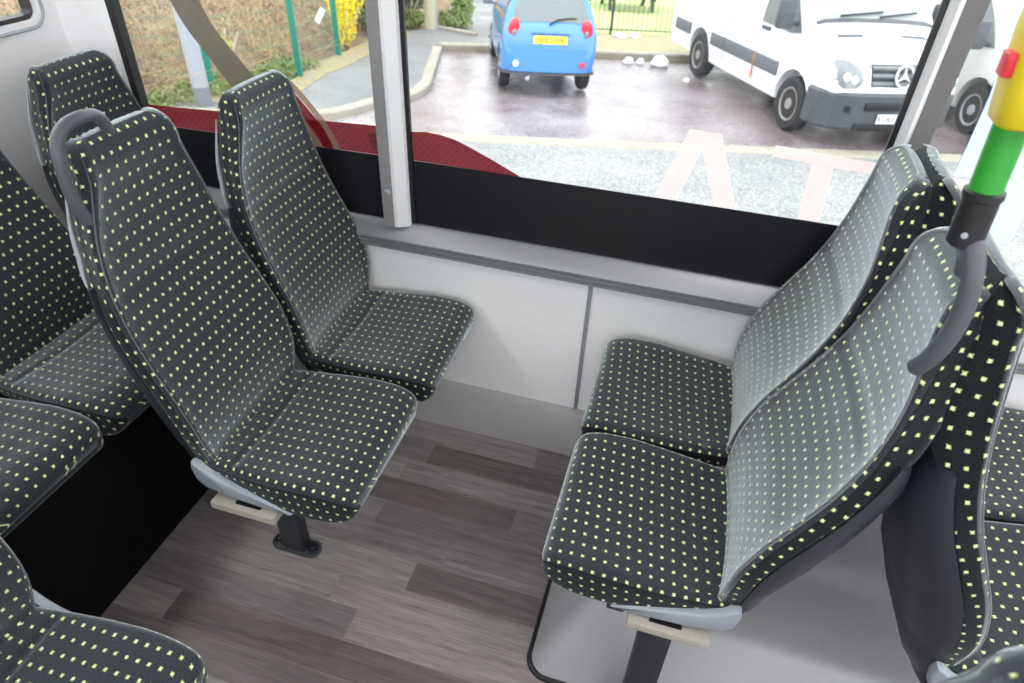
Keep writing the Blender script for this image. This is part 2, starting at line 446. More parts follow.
# rear wall with a rounded window opening
def rear_wall():
    m = MB()
    y1, y0, z0, z1, r = 1.690, .15, 1.30, 1.98, .03
    def rr(n, off=0):
        pts = []
        for cy, cz, a0 in ((y1 - r, z1 - r, 0), (y0 + r, z1 - r, 90), (y0 + r, z0 + r, 180), (y1 - r, z0 + r, 270)):
            for k in range(n): 
                a = math.radians(a0 + 90 * k / (n - 1)); pts.append((cy + (r + off) * math.cos(a), cz + (r + off) * math.sin(a)))
        return pts
    inner = rr(6)
    outer = []
    for (y, z) in inner:
        # push to the border of the wall rectangle, by side
        outer.append((y, z))
    Y0, Y1, Z0, Z1 = YO - .03, WY + .03, 0, ZC
    def push(i):
        k = i // 6; q = (i % 6) / 5
        c = [(Y1, Z1), (Y0, Z1), (Y0, Z0), (Y1, Z0)][k]
        return c
    front = [Vector((XR, y, z)) for y, z in inner]; cor = [Vector((XR, *push(i))) for i in range(24)]
    back = [p + Vector((-.05, 0, 0)) for p in front]
    V1 = [m.v(p) for p in front]; V3 = [m.v(p) for p in back]
    C = [m.v(Vector((XR, *c))) for c in ((Y1, Z1), (Y0, Z1), (Y0, Z0), (Y1, Z0))]
    for i in range(24):
        j = (i + 1) % 24
        m.face((V1[i], V1[j], V3[j], V3[i]))
        if i % 6 != 5: m.face((V1[i], V1[j], C[i // 6]))
        else: m.face((V1[i], V1[j], C[((i // 6) + 1) % 4], C[i // 6]))
    struct('wall_rear', m, 'panel', 'white rear wall behind the back seats', 'wall', sharp=25)
    w = tag(empty('window_4', (XR, .9, 1.6)), 'small rear window with rounded corners and black rubber seal', 'window', None, 'structure')
    P = rr(6, -.002); P2 = rr(6, -.016)
    g = MB(); o_ = Vector((XR, .9, 1.6))
    mid = [Vector((XR - .012, y, z)) - o_ for y, z in P]; mid2 = [Vector((XR - .004, y, z)) - o_ for y, z in P2]; b2 = [Vector((XR - .04, y, z)) - o_ for y, z in P2]
    g.loft([mid, mid2, b2], True, False, False)
    build('seal', g, 'black', w)
    g = MB(); fr = [Vector((XR + .003, y, z)) - o_ for y, z in rr(6, .024)]; fr2 = [Vector((XR + .005, y, z)) - o_ for y, z in rr(6, .020)]; fr3 = [Vector((XR - .012, y, z)) - o_ for y, z in rr(6, .0)]
    g.loft([fr, fr2, fr3], True, False, False); build('window_frame', g, 'trimgrey', w)
    g = MB(); a = [Vector((XR - .030, y, z)) - o_ for y, z in rr(6, -.004)]; b_ = [p + Vector((-.005, 0, 0)) for p in a]; g.loft([a, b_]); build('pane', g, 'glass', w)
rear_wall()
# the other side and the front end: window openings and pillars, out of the picture but part of the coach's light
m = MB(); L_ = XF - XR
m.box(((XR + XF) / 2, YO - .03, .53), (L_, .06, 1.06)); m.box(((XR + XF) / 2, YO - .03, 2.14), (L_, .06, .18))
for x in (-1.9, -.75, .6, 1.9, 3.2, 5.4): m.box((x, YO - .03, 1.45), (.1, .06, 1.3))
struct('wall_opposite', m, 'panel')
m = MB(); m.box((XF + .03, (YO + WY) / 2, .5), (.06, WY - YO, 1.)); m.box((XF + .03, (YO + WY) / 2, 2.1), (.06, WY - YO, .24))
struct('wall_front', m, 'panel')
# unseen fill strips added under the ceiling to brighten the front half
M['lamp'] = emit('fill_strip_glow', (1, .985, .97), 8.0)
for yy, lab_ in ((.30, 'aisle'), (1.25, 'window seats')):
    m = MB(); m.box((2.05, yy, ZC - .012), (4.1, .30, .024), bev=.008)
    tag(build('added_fill_strip', m, 'lamp'), 'unseen fill light strip added above the ' + lab_, 'lamp', None, 'structure')

m = MB(); m.box((-1.70, .55, ZC - .012), (.24, 2.1, .024), bev=.008); tag(build('added_fill_strip', m, 'lamp'), 'unseen fill light strip added across the bus above the rear bench', 'lamp', None, 'structure')  # added out of view to brighten the rear wall

# baseboard: sloping heater cove along the wall
m = MB()
pr = [(1.690, 0.), (1.694, .03), (1.722, .145), (1.735, .166), (1.7595, .170), (1.7595, 0.)]
m.loft([[Vector((x, y, z)) for y, z in pr] for x in (XR + .01, 3.)])
struct('baseboard_side', m, 'cove', 'grey sloping skirting along the foot of the white wall', 'skirting')
# panel seam
m = MB(); m.box((-.222, 1.7575, .44), (.014, .005, .536), bev=.001); struct('trim_1', m, 'seam', 'thin grey vertical joint strip between two white wall panels', 'trim')
m = MB(); m.box((1.6, 1.7575, .44), (.014, .005, .536), bev=.001); struct('trim_2', m, 'seam')
# window sill rail: sloping top, ribbed front
m = MB()
pr = [(1.785, .792), (1.762, .792), (1.752, .786), (1.722, .752), (1.7185, .746), (1.7185, .7405), (1.723, .739), (1.723, .7355), (1.7185, .734), (1.7185, .727), (1.723, .7255), (1.723, .722), (1.7185, .7205), (1.7185, .712), (1.7225, .7085), (1.785, .7085)]
m.loft([[Vector((x, y, z)) for y, z in pr] for x in (-1.947, .9)])
pr3 = [(y, z - .025) for y, z in pr]
m.loft([[Vector((x, y, z)) for y, z in pr3] for x in (.905, 3.)])
struct('trim_3', m, 'alu', 'ribbed aluminium sill rail under the bus windows', 'sill', sharp=20)
# mullion between the two windows
def pillar(name, xs, label, screw, light_left):
    root = tag(empty(name, ((xs[0] + xs[-1]) / 2, WY, .79)), label, 'pillar', None, 'structure')
    ox = (xs[0] + xs[-1]) / 2
    def P(x, y, z): return Vector((x - ox, y - WY, z - .79))
    a, b_, c, d = xs
    # wide face and bright bevel face as two covers of one pillar
    fy = 1.728
    m = MB()
    if light_left:
        ring = [(b_, fy), (d - .004, fy), (d, fy + .006), (d, 1.80), (b_, 1.80)]
    else:
        ring = [(a, 1.80), (a, fy + .006), (a + .004, fy), (c, fy), (c, 1.80)]
    m.loft([[P(x, y, z) for x, y in ring] for z in (.786, 2.1)])
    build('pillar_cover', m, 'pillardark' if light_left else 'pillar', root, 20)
    m = MB()
    if light_left: ring = [(a, 1.80), (a, 1.757), (b_ - .010, fy + .004), (b_, fy + .004), (b_, 1.80)]
    else: ring = [(c, 1.80), (c, fy + .002), (c + .010, fy + .002), (d - .004, 1.748), (d, 1.757), (d, 1.80)]
    m.loft([[P(x, y, z) for x, y in ring] for z in (.788, 2.1)])
    build('bevelled_edge', m, 'alulight', root, 20)
    m = MB(); gx = a - .006 if light_left else d + .006
    m.box(P(gx, 1.766, 1.45), (.014, .012, 1.31)); build('gasket', m, 'black', root)
    if screw:
        cx = (a + c) / 2
        m = MB(); m.lathe([(.0001, -.001), (.010, -.001), (.010, .002), (.0075, .0035), (.0001, .004)], Matrix.Translation(P(cx + .004, fy, .905)) @ Matrix.Rotation(PI / 2, 4, 'X'), 18)
        build('screw_cap', m, 'pillarlight', root)
        m = MB()
        z0, z1, x0, x1 = 1.10, 1.295, a + .010, c - .006
        m.tube([P(x0, fy, z0), P(x1, fy, z0), P(x1, fy, z1), P(x0, fy, z1)], .0012, 6, closed=True)
        build('cover_outline', m, 'galvdark', root)
    return root
pillar('trim_4', (-.897, -.885, -.858, -.814), 'grey window pillar with screw cap between the two left windows', True, False)
pillar('trim_5', (.455, .478, .5, .522), 'wide grey window pillar above the window-side rear-facing seat', False, True)

# windows
def window(name, x0, x1, label, band, zb=.79):
    root = tag(empty(name, ((x0 + x1) / 2, WY, zb)), label, 'window', None, 'structure')
    ox = (x0 + x1) / 2
    m = MB(); m.box(((0), .018, (2.06 - zb) / 2), (x1 - x0, .005, 2.06 - zb)); build('pane', m, 'glass', root)
    m = MB()
    poly = [(x0 - ox, 0.), (x1 - ox, 0.), (x1 - ox, band[1] - zb), (x0 - ox, band[0] - zb)]
    m.prism(poly, .003, Matrix.Translation((0, .013, 0)) @ Matrix.Rotation(PI / 2, 4, 'X')); build('black_border', m, 'frit', root)
    return root, ox
def decal(root, name, poly, mat, off=.0, label=None):
    """poly of world (x, z) on the glass"""
    m = MB(); lx, lz = root.location.x, root.location.z
    y = .0142 - off
    bmv = [m.v((x - lx, y, z - lz)) for x, z in poly]
    m.face(bmv); bmesh.ops.triangulate(m.bm, faces=m.bm.faces[:])
    # thin film: give it a second skin
    o = build(name, m, mat, root, 0)
    if label: o['label'] = label
    return o
def strip(root, name, left, right, mat, off=0.):
    m = MB(); lx, lz = root.location.x, root.location.z
    m.loft([[Vector((x - lx, .0142 - off, z - lz)) for x, z in left], [Vector((x - lx, .0142 - off, z - lz)) for x, z in right]], False)
    return build(name, m, mat, root, 0)
W1, _ = window('window_1', -1.747, -.897, 'left bus window with red band and grey curved vinyl', (.985, 1.0))
W2, _ = window('window_2', -.816, .455, 'middle bus window looking onto the blue car and the white van', (1.0, 1.003))
W3, _ = window('window_3', .522, 2.3, 'right bus window behind the pole, with a pale blue vinyl strip', (.772, .772), .762)
m = MB(); m.box((-1.738 - W1.location.x, .002, .65), (.024, .026, 1.3)); m.box((-1.772 - W1.location.x, .022, .65), (.054, .034, 1.3)); build('gasket', m, 'black', W1)
# graphics on window 1
decal(W1, 'red_band', [(-1.73, .985), (-.897, 1.0), (-.897, 1.09), (-1.105, 1.080), (-1.73, 1.048)], 'red')
def arc_path(pts, n=8): return [(p.x, p.y) for p in smooth_path([(x, z, 0) for x, z in pts], n)]
L1 = arc_path([(-1.555, 1.52), (-1.553, 1.44), (-1.538, 1.37), (-1.505, 1.30), (-1.455, 1.233), (-1.41, 1.17), (-1.36, 1.10), (-1.30, 1.04)])
R1 = arc_path([(-1.455, 1.52), (-1.453, 1.45), (-1.44, 1.385), (-1.41, 1.315), (-1.365, 1.257), (-1.31, 1.19), (-1.26, 1.125), (-1.20, 1.06)])
strip(W1, 'curved_band', L1, R1, 'olive', .0006)
def ring(pts, w):
    P = [Vector((x, z)) for x, z in arc_path(pts)]; a = []; b_ = []
    for i, p in enumerate(P):
        t = (P[min(i + 1, len(P) - 1)] - P[max(i - 1, 0)]).normalized(); n = Vector((t.y, -t.x))
        a.append(tuple(p + n * w / 2)); b_.append(tuple(p - n * w / 2))
    return a, b_
outer = [(-1.205, 1.192), (-1.165, 1.16), (-1.10, 1.085), (-1.065, 1.025), (-1.055, .99)]
a, b_ = ring(outer, .020); strip(W1, 'beige_arc', a, b_, 'beigev', .0009)
mid_ = [(-1.205, 1.157), (-1.187, 1.14), (-1.125, 1.07), (-1.09, 1.015), (-1.08, .99)]
a, b_ = ring(mid_, .034); strip(W1, 'red_arc', a, b_, 'redarc', .0007)
inn = [(-1.215, 1.121), (-1.208, 1.115), (-1.155, 1.05), (-1.125, 1.005), (-1.118, .99)]
a, b_ = ring(inn, .030); strip(W1, 'beige_arc', a, b_, 'beigev', .0009)
m = MB(); lx, lz = W1.location.x, W1.location.z
for (x0, x1, z0, z1) in ((-.945, -.905, 1.052, 1.064), (-.94, -.91, 1.036, 1.046), (-.937, -.925, 1.022, 1.032), (-.919, -.911, 1.018, 1.032)):
    m.box(((x0 + x1) / 2 - lx, .0128, (z0 + z1) / 2 - lz), (x1 - x0, .0006, z1 - z0))
build('small_emblem', m, simple('dark_red_print', (.09, .012, .016), .6), W1)
# graphics on window 2
red2 = [(-.816, 1.0), (-.816, 1.085), (-.76, 1.092), (-.715, 1.090), (-.67, 1.082), (-.63, 1.068), (-.59, 1.052), (-.55, 1.036), (-.51, 1.018), (-.468, 1.0)]
decal(W2, 'red_band', red2, 'red')
m = MB(); lx, lz = W2.location.x, W2.location.z
for q in ([(-.021, 1.202), (.020, 1.201), (.020, 1.150), (-.020, 1.003), (-.083, 1.003)], [(.020, 1.201), (.061, 1.200), (.140, 1.003), (.083, 1.003), (.020, 1.150)]):
    m.face([m.v((x - lx, .0139, z - lz)) for x, z in q])
build('letter_a', m, 'pink', W2, 0)
m = MB(); lx, lz = W2.location.x, W2.location.z
for q in ([(.195, 1.190), (.195, 1.160), (.455, 1.148), (.455, 1.178)], [(.292, 1.1551), (.298, 1.003), (.356, 1.003), (.346, 1.1525)]):
    m.face([m.v((x - lx, .0139, z - lz)) for x, z in q])
build('letter_t', m, 'pink', W2, 0)
# graphics on window 3
decal(W3, 'blue_strip', [(.612, 1.175), (.612, 1.36), (.606, 1.40), (.64, 1.46), (.80, 1.48), (.80, 1.02), (.70, 1.02), (.70, 1.175)], 'blue', .0003)
decal(W3, 'letter_bar', [(.535, 1.172), (.72, 1.166), (.72, 1.13), (.535, 1.138)], 'pink', .0006)
decal(W3, 'dark_line', [(.664, 1.165), (.676, 1.165), (.672, 1.33), (.668, 1.33)], 'frit', .0009)

# wheel housing (moulded, sloping sides, under the rear-facing seats)
def housing():
    root = tag(empty('wheel_housing', (1., 1.3, 0)), 'pale grey moulded wheel housing on the floor under the rear-facing double seat', 'wheel housing')
    x0, x1, y0, y1 = -.155, 2.05, .88, 1.688
    def rr(z, inset, r):
        pts = []
        X0, X1, Y0 = x0 + inset, x1 - inset, y0 + inset
        for k in range(9):
            a = math.radians(180 + 90 * k / 8); pts.append((X0 + r + r * math.cos(a), Y0 + r + r * math.sin(a)))
        for k in range(9):
            a = math.radians(270 + 90 * k / 8); pts.append((X1 - r + r * math.cos(a), Y0 + r + r * math.sin(a)))
        pts += [(X1, y1), (X0, y1)]
        return [Vector((x - 1., y - 1.3, z)) for x, y in pts]
    m = MB()
    rings = [rr(0, 0, .055), rr(.01, .002, .055)]
    for k in range(9):
        t = k / 8; rings.append(rr(.01 + .185 * t, .004 + .128 * t - .012 * math.sin(PI * t), .055 - .012 * t))
    rings += [rr(.202, .140, .042), rr(.2055, .152, .036), rr(.2065, .170, .030)]
    m.loft(rings); build('moulded_body', m, 'housing', root, 50)
    m = MB()
    base = rr(0, 0, .055)[:-2]
    path = [Vector((x0 - 1., y1 - 1.3, .004))] + [p + Vector((0, 0, .004)) for p in base] + [Vector((x1 - 1., y1 - 1.3, .004))]
    m.tube(path, .0085, 8); build('rubber_trim', m, 'black', root)
housing()

# ================================================================== SEATS
ZS = [.50, .55, .60, .65, .75, .85, .95, 1.05, 1.15, 1.25, 1.335]
DX = [.030, .012, .014, .012, -.008, -.046, -.084, -.109, -.119, -.117, -.115]
HWB = [.180, .192, .204, .212, .217, .214, .205, .191, .170, .146, .126]
DB = [.085, .098, .112, .124, .132, .126, .112, .096, .080, .080, .080]
FABD = .048
def fab_depth(z): return crom([.5, 1.00, 1.06, 1.16, 1.34], [.048, .048, .070, .076, .072], z)
def zmap(z, hs): return .55 + (z - .55) * hs if z > .55 else z

def back_frame(z, hs):
    x = crom(ZS, DX, z); e = .004
    dx = (crom(ZS, DX, min(z + e, 1.335)) - crom(ZS, DX, max(z - e, .5))); dz = (min(z + e, 1.335) - max(z - e, .5)) * hs
    T = Vector((dx, 0, dz)).normalized(); Nn = Vector((T.z, 0, -T.x))
    return Vector((x, 0, zmap(z, hs))), T, Nn

def back_rows(hs):
    zs = [.50 + (1.295 - .50) * k / 46 for k in range(47)]
    return zs

def top_shape(hw, q):
    return hw * (1 - q ** 3) ** (1 / 3.) if q < 1 else 0

_cache = {}
def backrest_mesh(hs):
    m = MB(); rings = []; uvr = []; edge_l = []; edge_r = []; tops = []
    zs = [.50 + (1.26 - .50) * k / 44 for k in range(45)]
    v = 0; prev = None
    spec = []
    for z in zs: spec.append((z, crom(ZS, HWB, z), 0.))
    # rounded crown: the outline closes over a quarter super-ellipse
    H0, HT = 1.26, 1.335; h0 = crom(ZS, HWB, H0)
    for k in range(1, 15):
        a = PI / 2 * k / 14 * .95
        spec.append((H0 + (HT - H0) * math.sin(a), h0 * (.60 + .40 * math.cos(a) ** .55), .030 * (math.sin(a) ** 3.2)))
    phw = None; prev_e = None; ve = 0
    for (z, hw, fr) in spec:
        P, T, Nn = back_frame(z, hs)
        if prev is not None: v += math.hypot((P - prev).length, .7 * (hw - phw))
        prev = P; phw = hw
        crease = -.0065 * math.exp(-((z - 1.015) / .007) ** 2)
        r = .017 + .016 * min(1, max(0, (z - 1.14) / .1)); r = min(r, hw * .4); pts = []
        nf = 15
        for k in range(nf):
            a = -(hw - r) + 2 * (hw - r) * k / (nf - 1)
            q = abs(a) / hw
            bol = .016 * (1 - q ** 2.4) * (1 if z < 1.22 else max(.3, 1 - (z - 1.22) * 6))
            pts.append((a, bol - crease * (1 - q ** 6) + fr))
        for k in range(1, 5):
            t = PI / 2 * k / 5; pts.append((hw - r + r * math.sin(t), r - r * math.cos(t) + fr))
        FD = fab_depth(z)
        FD = FD - fr * .75; tpr = .024 * min(1, max(0, (z - .98) / .12))
        sd_ = []
        for b in (max(r + .001, .02), (.02 + FD) / 2 + .004, FD - .006):
            b = min(FD - .001, b + fr * .3); sd_.append((hw - tpr * b / FD, b))
        pts += sd_
        for k in range(7): pts.append(((hw - .008 - tpr) * (1 - k / 3), FD + .004 * (1 - (k / 3 - 1) ** 2)))
        pts += [(-a, b) for a, b in sd_[::-1]]
        for k in range(4, 0, -1):
            t = PI / 2 * k / 5; pts.append((-(hw - r + r * math.sin(t)), r - r * math.cos(t) + fr))
        ring3 = [P + Vector((0, a, 0)) - Nn * b for a, b in pts]
        # u: arc length measured from the middle of the front
        us = [0.]
        for k in range(len(ring3)): us.append(us[-1] + (ring3[(k + 1) % len(ring3)] - ring3[k]).length)
        ne = len(ring3); uv_ = []
        if prev_e is not None: ve += (ring3[nf] - prev_e).length
        prev_e = ring3[nf]
        for k in range(ne + 1):
            kk = k % ne
            if kk < nf: uv_.append((pts[kk][0], v))
            elif kk < nf + 7: uv_.append((.2145 + us[kk] - us[nf], ve))
            elif kk < nf + 14: uv_.append((pts[kk][0] + .0062, v))
            else: uv_.append((-.2145 - (us[ne] - us[kk]), ve))
        uvr.append(uv_); rings.append(ring3)
        ie = nf + 1; jl = len(pts) - 2
        edge_r.append(ring3[ie] + Nn * .001); edge_l.append(ring3[jl] + Nn * .001)
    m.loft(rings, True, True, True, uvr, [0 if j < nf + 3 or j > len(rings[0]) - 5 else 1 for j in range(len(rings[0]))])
    return m, edge_l + edge_r[::-1]

def shell_mesh(hs):
    """hard back shell over the lower two thirds of the back"""
    m = MB(); rings = []; n = 34; z_lo, z_hi = .455, 1.045
    for k in range(n):
        z = z_lo + (z_hi - z_lo) * k / (n - 1)
        P, T, Nn = back_frame(max(z, .5), hs)
        if z < .5: P = P + Vector((0, 0, z - .5))
        end = min(1, (k + .4) / 3) ** .5 * min(1, (n - 1 - k + .5) / 3.5) ** .5
        hw = crom(ZS, HWB, z) + .004; b0 = .044; D = max(b0 + .012, b0 + (crom(ZS, DB, z) - b0) * end); tp = min(.075, (D - b0) * 1.1)
        half = [(hw - tp * fa ** 1.3, b0 + (D - b0) * fb) for fa, fb in ((0, 0), (.05, .14), (.12, .30), (.32, .55), (.62, .82), (1., 1.))]
        pts = half + [(0, D + .006)] + [(-a, b) for a, b in half[::-1]]
        rings.append([P + Vector((0, a, 0)) - Nn * b for a, b in pts])
    m.loft(rings); return m

def edge_mesh(hs, side):
    """pale moulded lip round the upper half of the shell"""
    m = MB()
    H0 = 1.26; h0 = crom(ZS, HWB, H0); path = []
    for k in range(14):
        z = 1.03 + (H0 - 1.03) * k / 13; path.append((z, crom(ZS, HWB, z)))
    for k in range(1, 9):
        a = PI / 2 * k / 8; path.append((H0 + (1.338 - H0) * math.sin(a), h0 * (.60 + .40 * math.cos(a) ** .55)))
    pts = []
    for z, hw in path:
        P, T, Nn = back_frame(min(z, 1.335), hs)
        pts.append(P + Vector((0, hw - .022 * min(1, max(0, (z - .98) / .12)), 0)) - Nn * (fab_depth(z) + .001))
    full = pts + [Vector((p.x, -p.y, p.z)) for p in pts[::-1]]
    nk = len(pts) - 8
    part_ = full[:nk] if side > 0 else full[-nk:][::-1]
    m.tube(part_, [.0018 + .0040 * min(1, k / 3, (nk - 1 - k) / 8) for k in range(nk)], 8)
    return m

SX = [-.03, .0, .04, .10, .18, .26, .31, .35, .374, .386, .391]
SHW = [.188, .194, .199, .206, .212, .214, .212, .208, .202, .192, .172]
STZ = [.541, .544, .546, .549, .555, .561, .561, .556, .547, .535, .520]
SBZ = [.497, .490, .481, .468, .452, .446, .448, .457, .470, .484, .500]
def cushion_mesh():
    m = MB(); rings = []; uvr = []
    xs = [-.03 + (.31 + .03) * k / 40 for k in range(41)] + [.32, .33, .34, .35, .36, .368, .375, .381, .386, .389, .391]
    v = 0; prevp = None
    for x in xs:
        hw = crom(SX, SHW, x); zt = crom(SX, STZ, x); zb = crom(SX, SBZ, x)
        h = zt - zb; r = min(.017, h * .42); r2 = min(.016, h * .3); pts = []
        groove = .005 * math.exp(-((x - .062) / .006) ** 2)
        nf = 15
        for k in range(nf):
            a = -(hw - r) + 2 * (hw - r) * k / (nf - 1); q = abs(a) / (hw - r)
            pts.append((a, zt - .009 * (1 - q ** 2) * min(1, max(0, (.36 - x) / .1)) - groove))
        for k in range(1, 6):
            t = PI / 2 * k / 6; pts.append((hw - r + r * math.sin(t), zt - r + r * math.cos(t)))
        for q_ in (0, .33, .67, 1): pts.append((hw - .003 * q_, (zt - r) * (1 - q_) + (zb + r2) * q_))
        for k in range(1, 4):
            t = PI / 2 * k / 4; pts.append((hw - .003 - r2 + r2 * math.cos(t), zb + r2 - r2 * math.sin(t)))
        pts.append((hw - r2 - .01, zb)); 
        half = pts[nf:]
        pts += [(-a, z) for a, z in half[::-1]]
        ring3 = [Vector((x, a, z)) for a, z in pts]
        us = [0.]
        for k in range(len(ring3)): us.append(us[-1] + (ring3[(k + 1) % len(ring3)] - ring3[k]).length)
        ne = len(ring3)
        p = Vector((x, 0, zt))
        if prevp: v += (p - prevp).length
        prevp = p
        # on the seat the cloth runs the other way round: the closer pitch lies along the depth
        uu = []
        for k in range(ne + 1):
            kk = k % ne
            if kk < nf: uu.append(pts[kk][0] * (1 if x < .36 else .191 / (hw - r)))
            elif kk < nf + (ne - nf) // 2: uu.append(.195 + us[kk] - us[nf - 1])
            else: uu.append(-.195 - (us[ne] - us[kk]))
        uvr.append([(v, u + .0148) for u in uu]); rings.append(ring3)
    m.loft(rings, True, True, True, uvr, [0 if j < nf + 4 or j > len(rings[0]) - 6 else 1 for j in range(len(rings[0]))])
    return m

def cached(key, fn, mat, sharp):
    if key not in _cache:
        mb = fn()
        me = bpy.data.meshes.new(key)
        bmesh.ops.recalc_face_normals(mb.bm, faces=mb.bm.faces[:]); mb.bm.to_mesh(me); mb.bm.free()
        if sharp: me.set_sharp_from_angle(angle=math.radians(sharp))
        for q_ in ([mat, 'moq_shaded'] if mat == 'moq' else [mat]): me.materials.append(M[q_])
        _cache[key] = me
    return _cache[key]

def seat(label, group, xb, yc, face, dz=0., hs=.94, trims=(), pedestal=None, handle=None, crossbar=None, lip=True, lean=0.):
    root = tag(empty('bus_seat', (xb, yc, 0), (0, 0, 0 if face > 0 else PI)), label, 'seat', group)
    def part(name, key, fn, mat, sharp=60):
        o = build(name, None, None, root, mesh=cached(key, fn, mat, sharp)); o.location = (0, 0, dz); return o
    kb = 'back%.2f' % hs
    b = part('backrest', kb, lambda: backrest_mesh(hs)[0], 'moq', 75)
    def pip():
        mm, path = backrest_mesh(hs); mm.bm.free(); q = MB(); nk = len(path) // 2 - 6; rr_ = [.0002 + .0013 * min(1, (nk - 2 - k) / 12) for k in range(nk - 1)]; q.tube(path[1:nk], rr_, 6); q.tube(path[-nk:-1][::-1], rr_, 6); return q
    p = build('piping', None, None, b, mesh=cached('pip%.2f' % hs, pip, 'piping', 0))
    s = part('back_shell', 'shell%.2f' % hs, lambda: shell_mesh(hs), 'shell', 50)
    for o in (b, s):
        o.rotation_euler = (0, math.radians(-lean), 0); pv_ = Vector((0, 0, .55))
        o.location = pv_ - Matrix.Rotation(math.radians(-lean), 3, 'Y') @ pv_ + Vector((0, 0, dz))
    for q_ in ((-1, 1) if lip else ()):
        e = build('pale_lip', None, None, b, mesh=cached('lip%.2f%d' % (hs, q_), lambda: edge_mesh(hs, q_), 'edge', 0)); e['label'] = 'pale grey moulded edge'
    part('seat_cushion', 'cushion', cushion_mesh, 'moq', 75)
    for sd in trims:
        def tr(sd=sd):
            q = MB()
            poly = [(-.040, .534), (-.034, .556), (-.018, .552), (.000, .532), (.03, .514), (.08, .499), (.13, .486), (.18, .471), (.216, .456), (.222, .451), (.210, .448), (.15, .449), (.06, .456), (-.012, .472), (-.034, .496)]
            y0 = .196
            rings = []
            for off, inset in ((0, 0.), (.012, 0.), (.017, .0025), (.019, .006)):
                cx = sum(x for x, _ in poly) / len(poly); cz = sum(z for _, z in poly) / len(poly)
                rr_ = []
                for i, (x, z) in enumerate(poly):
                    x0, z0 = poly[i - 1]; x2, z2 = poly[(i + 1) % len(poly)]
                    t = Vector((x2 - x0, z2 - z0)).normalized(); nn = Vector((t.y, -t.x))
                    if nn.dot(Vector((cx - x, cz - z))) < 0 and False: nn = -nn
                    rr_.append(Vector((x - nn.x * -inset, sd * (y0 + off), z - nn.y * -inset)))
                rings.append(rr_)
            q.loft(rings); return q
        part('side_trim', 'trim%d' % sd, tr, 'trimgrey', 35)
        def rl(sd=sd):
            q = MB(); q.box((.092, sd * .206, .430), (.178, .050, .024), bev=.003); return q
        part('mounting_rail', 'rail%d' % sd, rl, 'beige', 30)
        def slot(sd=sd):
            q = MB(); q.box((.100, sd * .2100, .4425), (.07, .012, .003)); return q
        part('rail_slot', 'slot%d' % sd, slot, 'black', 30)
    if crossbar:
        q = MB(); y0, y1 = crossbar
        for x in (.06, .21): q.box((x, (y0 + y1) / 2, .438), (.04, abs(y1 - y0), .036), bev=.004)
        build('cross_frame', q, 'steel', root)
    if pedestal:
        lx, ly, zt, z0 = pedestal
        q = MB(); q.box((lx, ly, (zt + z0 + .008) / 2), (.072, .045, zt - z0 - .008), bev=.006)
        lg = build('pedestal', q, 'steel', root)
        q = MB(); pts = []
        for k in range(9): a = -PI / 2 + PI * k / 8; pts.append((.052 + .030 * math.cos(a), .030 * math.sin(a)))
        for k in range(9): a = PI / 2 + PI * k / 8; pts.append((-.052 + .030 * math.cos(a), .030 * math.sin(a)))
        rings = [[Vector((lx + x * s_, ly + y * s_, z0 + h)) for x, y in pts] for h, s_ in ((.0005, 1), (.007, 1), (.009, .96))]
        q.loft(rings); fp = build('foot_plate', q, 'plate', lg)
        for sx in (-1, 1):
            q = MB(); q.lathe([(.017, .008), (.017, .012), (.014, .014), (.012, .014), (.012, .024), (.009, .026)], Matrix.Translation((lx + sx * .057, ly, z0)), 6 * 3)
            build('bolt', q, 'black', lg)
    if handle:
        q = MB(); q.tube(smooth_path(handle[0], 6), handle[1], 14)
        build('grab_handle', q, 'handle', root, 0)
        if len(handle) > 2:
            for c in handle[2]:
                q = MB(); q.lathe([(.0001, 0), (.006, 0), (.006, .002), (.0001, .003)], Matrix.Translation(c[0]) @ Vector((0, 0, 1)).rotation_difference(Vector(c[1])).to_matrix().to_4x4(), 14)
                build('screw', q, 'galv', root)
    return root

FWD, BWD, REAR, FOUR, BTB = 'forward seats by the left window', 'rear-facing seats by the wall', 'rear bench seats', 'seats', 'seats'
G1 = 'patterned bus seats'
XA, XG = -.985, .245
YA, YW = 1.07, 1.505
# A: aisle seat of the left pair, with grab handle
hA = [(-1.158, 1.050, 1.255), (-1.150, 1.040, 1.305), (-1.142, 1.016, 1.332), (-1.138, .975, 1.340), (-1.138, .938, 1.334), (-1.138, .914, 1.312), (-1.138, .904, 1.262), (-1.138, .904, 1.205), (-1.138, .914, 1.165), (-1.138, .932, 1.140)]
loc = lambda pts, xb, yc, f: [(f * (x - xb), f * (y - yc), z) for x, y, z in pts]
seat('forward-facing dotted aisle seat with loop handle and pedestal, left of the bare floor', G1, XA, YA, 1, trims=(-1,), pedestal=(.045, -.02, .45, 0.), hs=.95, handle=(loc(hA, XA - .018, YA, 1), .0125), crossbar=(-.18, .62))
seat('forward-facing dotted seat against the window wall, under the grey pillar', G1, XA + .012, YW + .018, 1, hs=.905)
# rear bench
seat('rear bench seat in the corner by the window, only its upper back showing', G1, -1.585, 1.545, 1, dz=.06, hs=.81)
seat('rear bench seat behind the looped handle seat, partly cut by the frame', G1, -1.645, 1.095, 1, dz=.06, hs=.85)
seat('rear bench seat in line with the aisle, showing only its cushion', G1, -1.65, .66, 1, dz=.06, hs=.85)
m = MB(); m.box((-1.635, .505, .26), (.60, 2.32, .52), bev=.01); struct('trim_8', m, 'plinth', 'black plinth added for the shade under the rear bench seats', 'plinth')  # added black box, stands in for the shade below the bench
# across the aisle
seat('forward-facing dotted seat across the aisle in the near corner of the floor', G1, XA - .09, .262, 1, trims=(1,), pedestal=(.06, 0, .45, 0.))
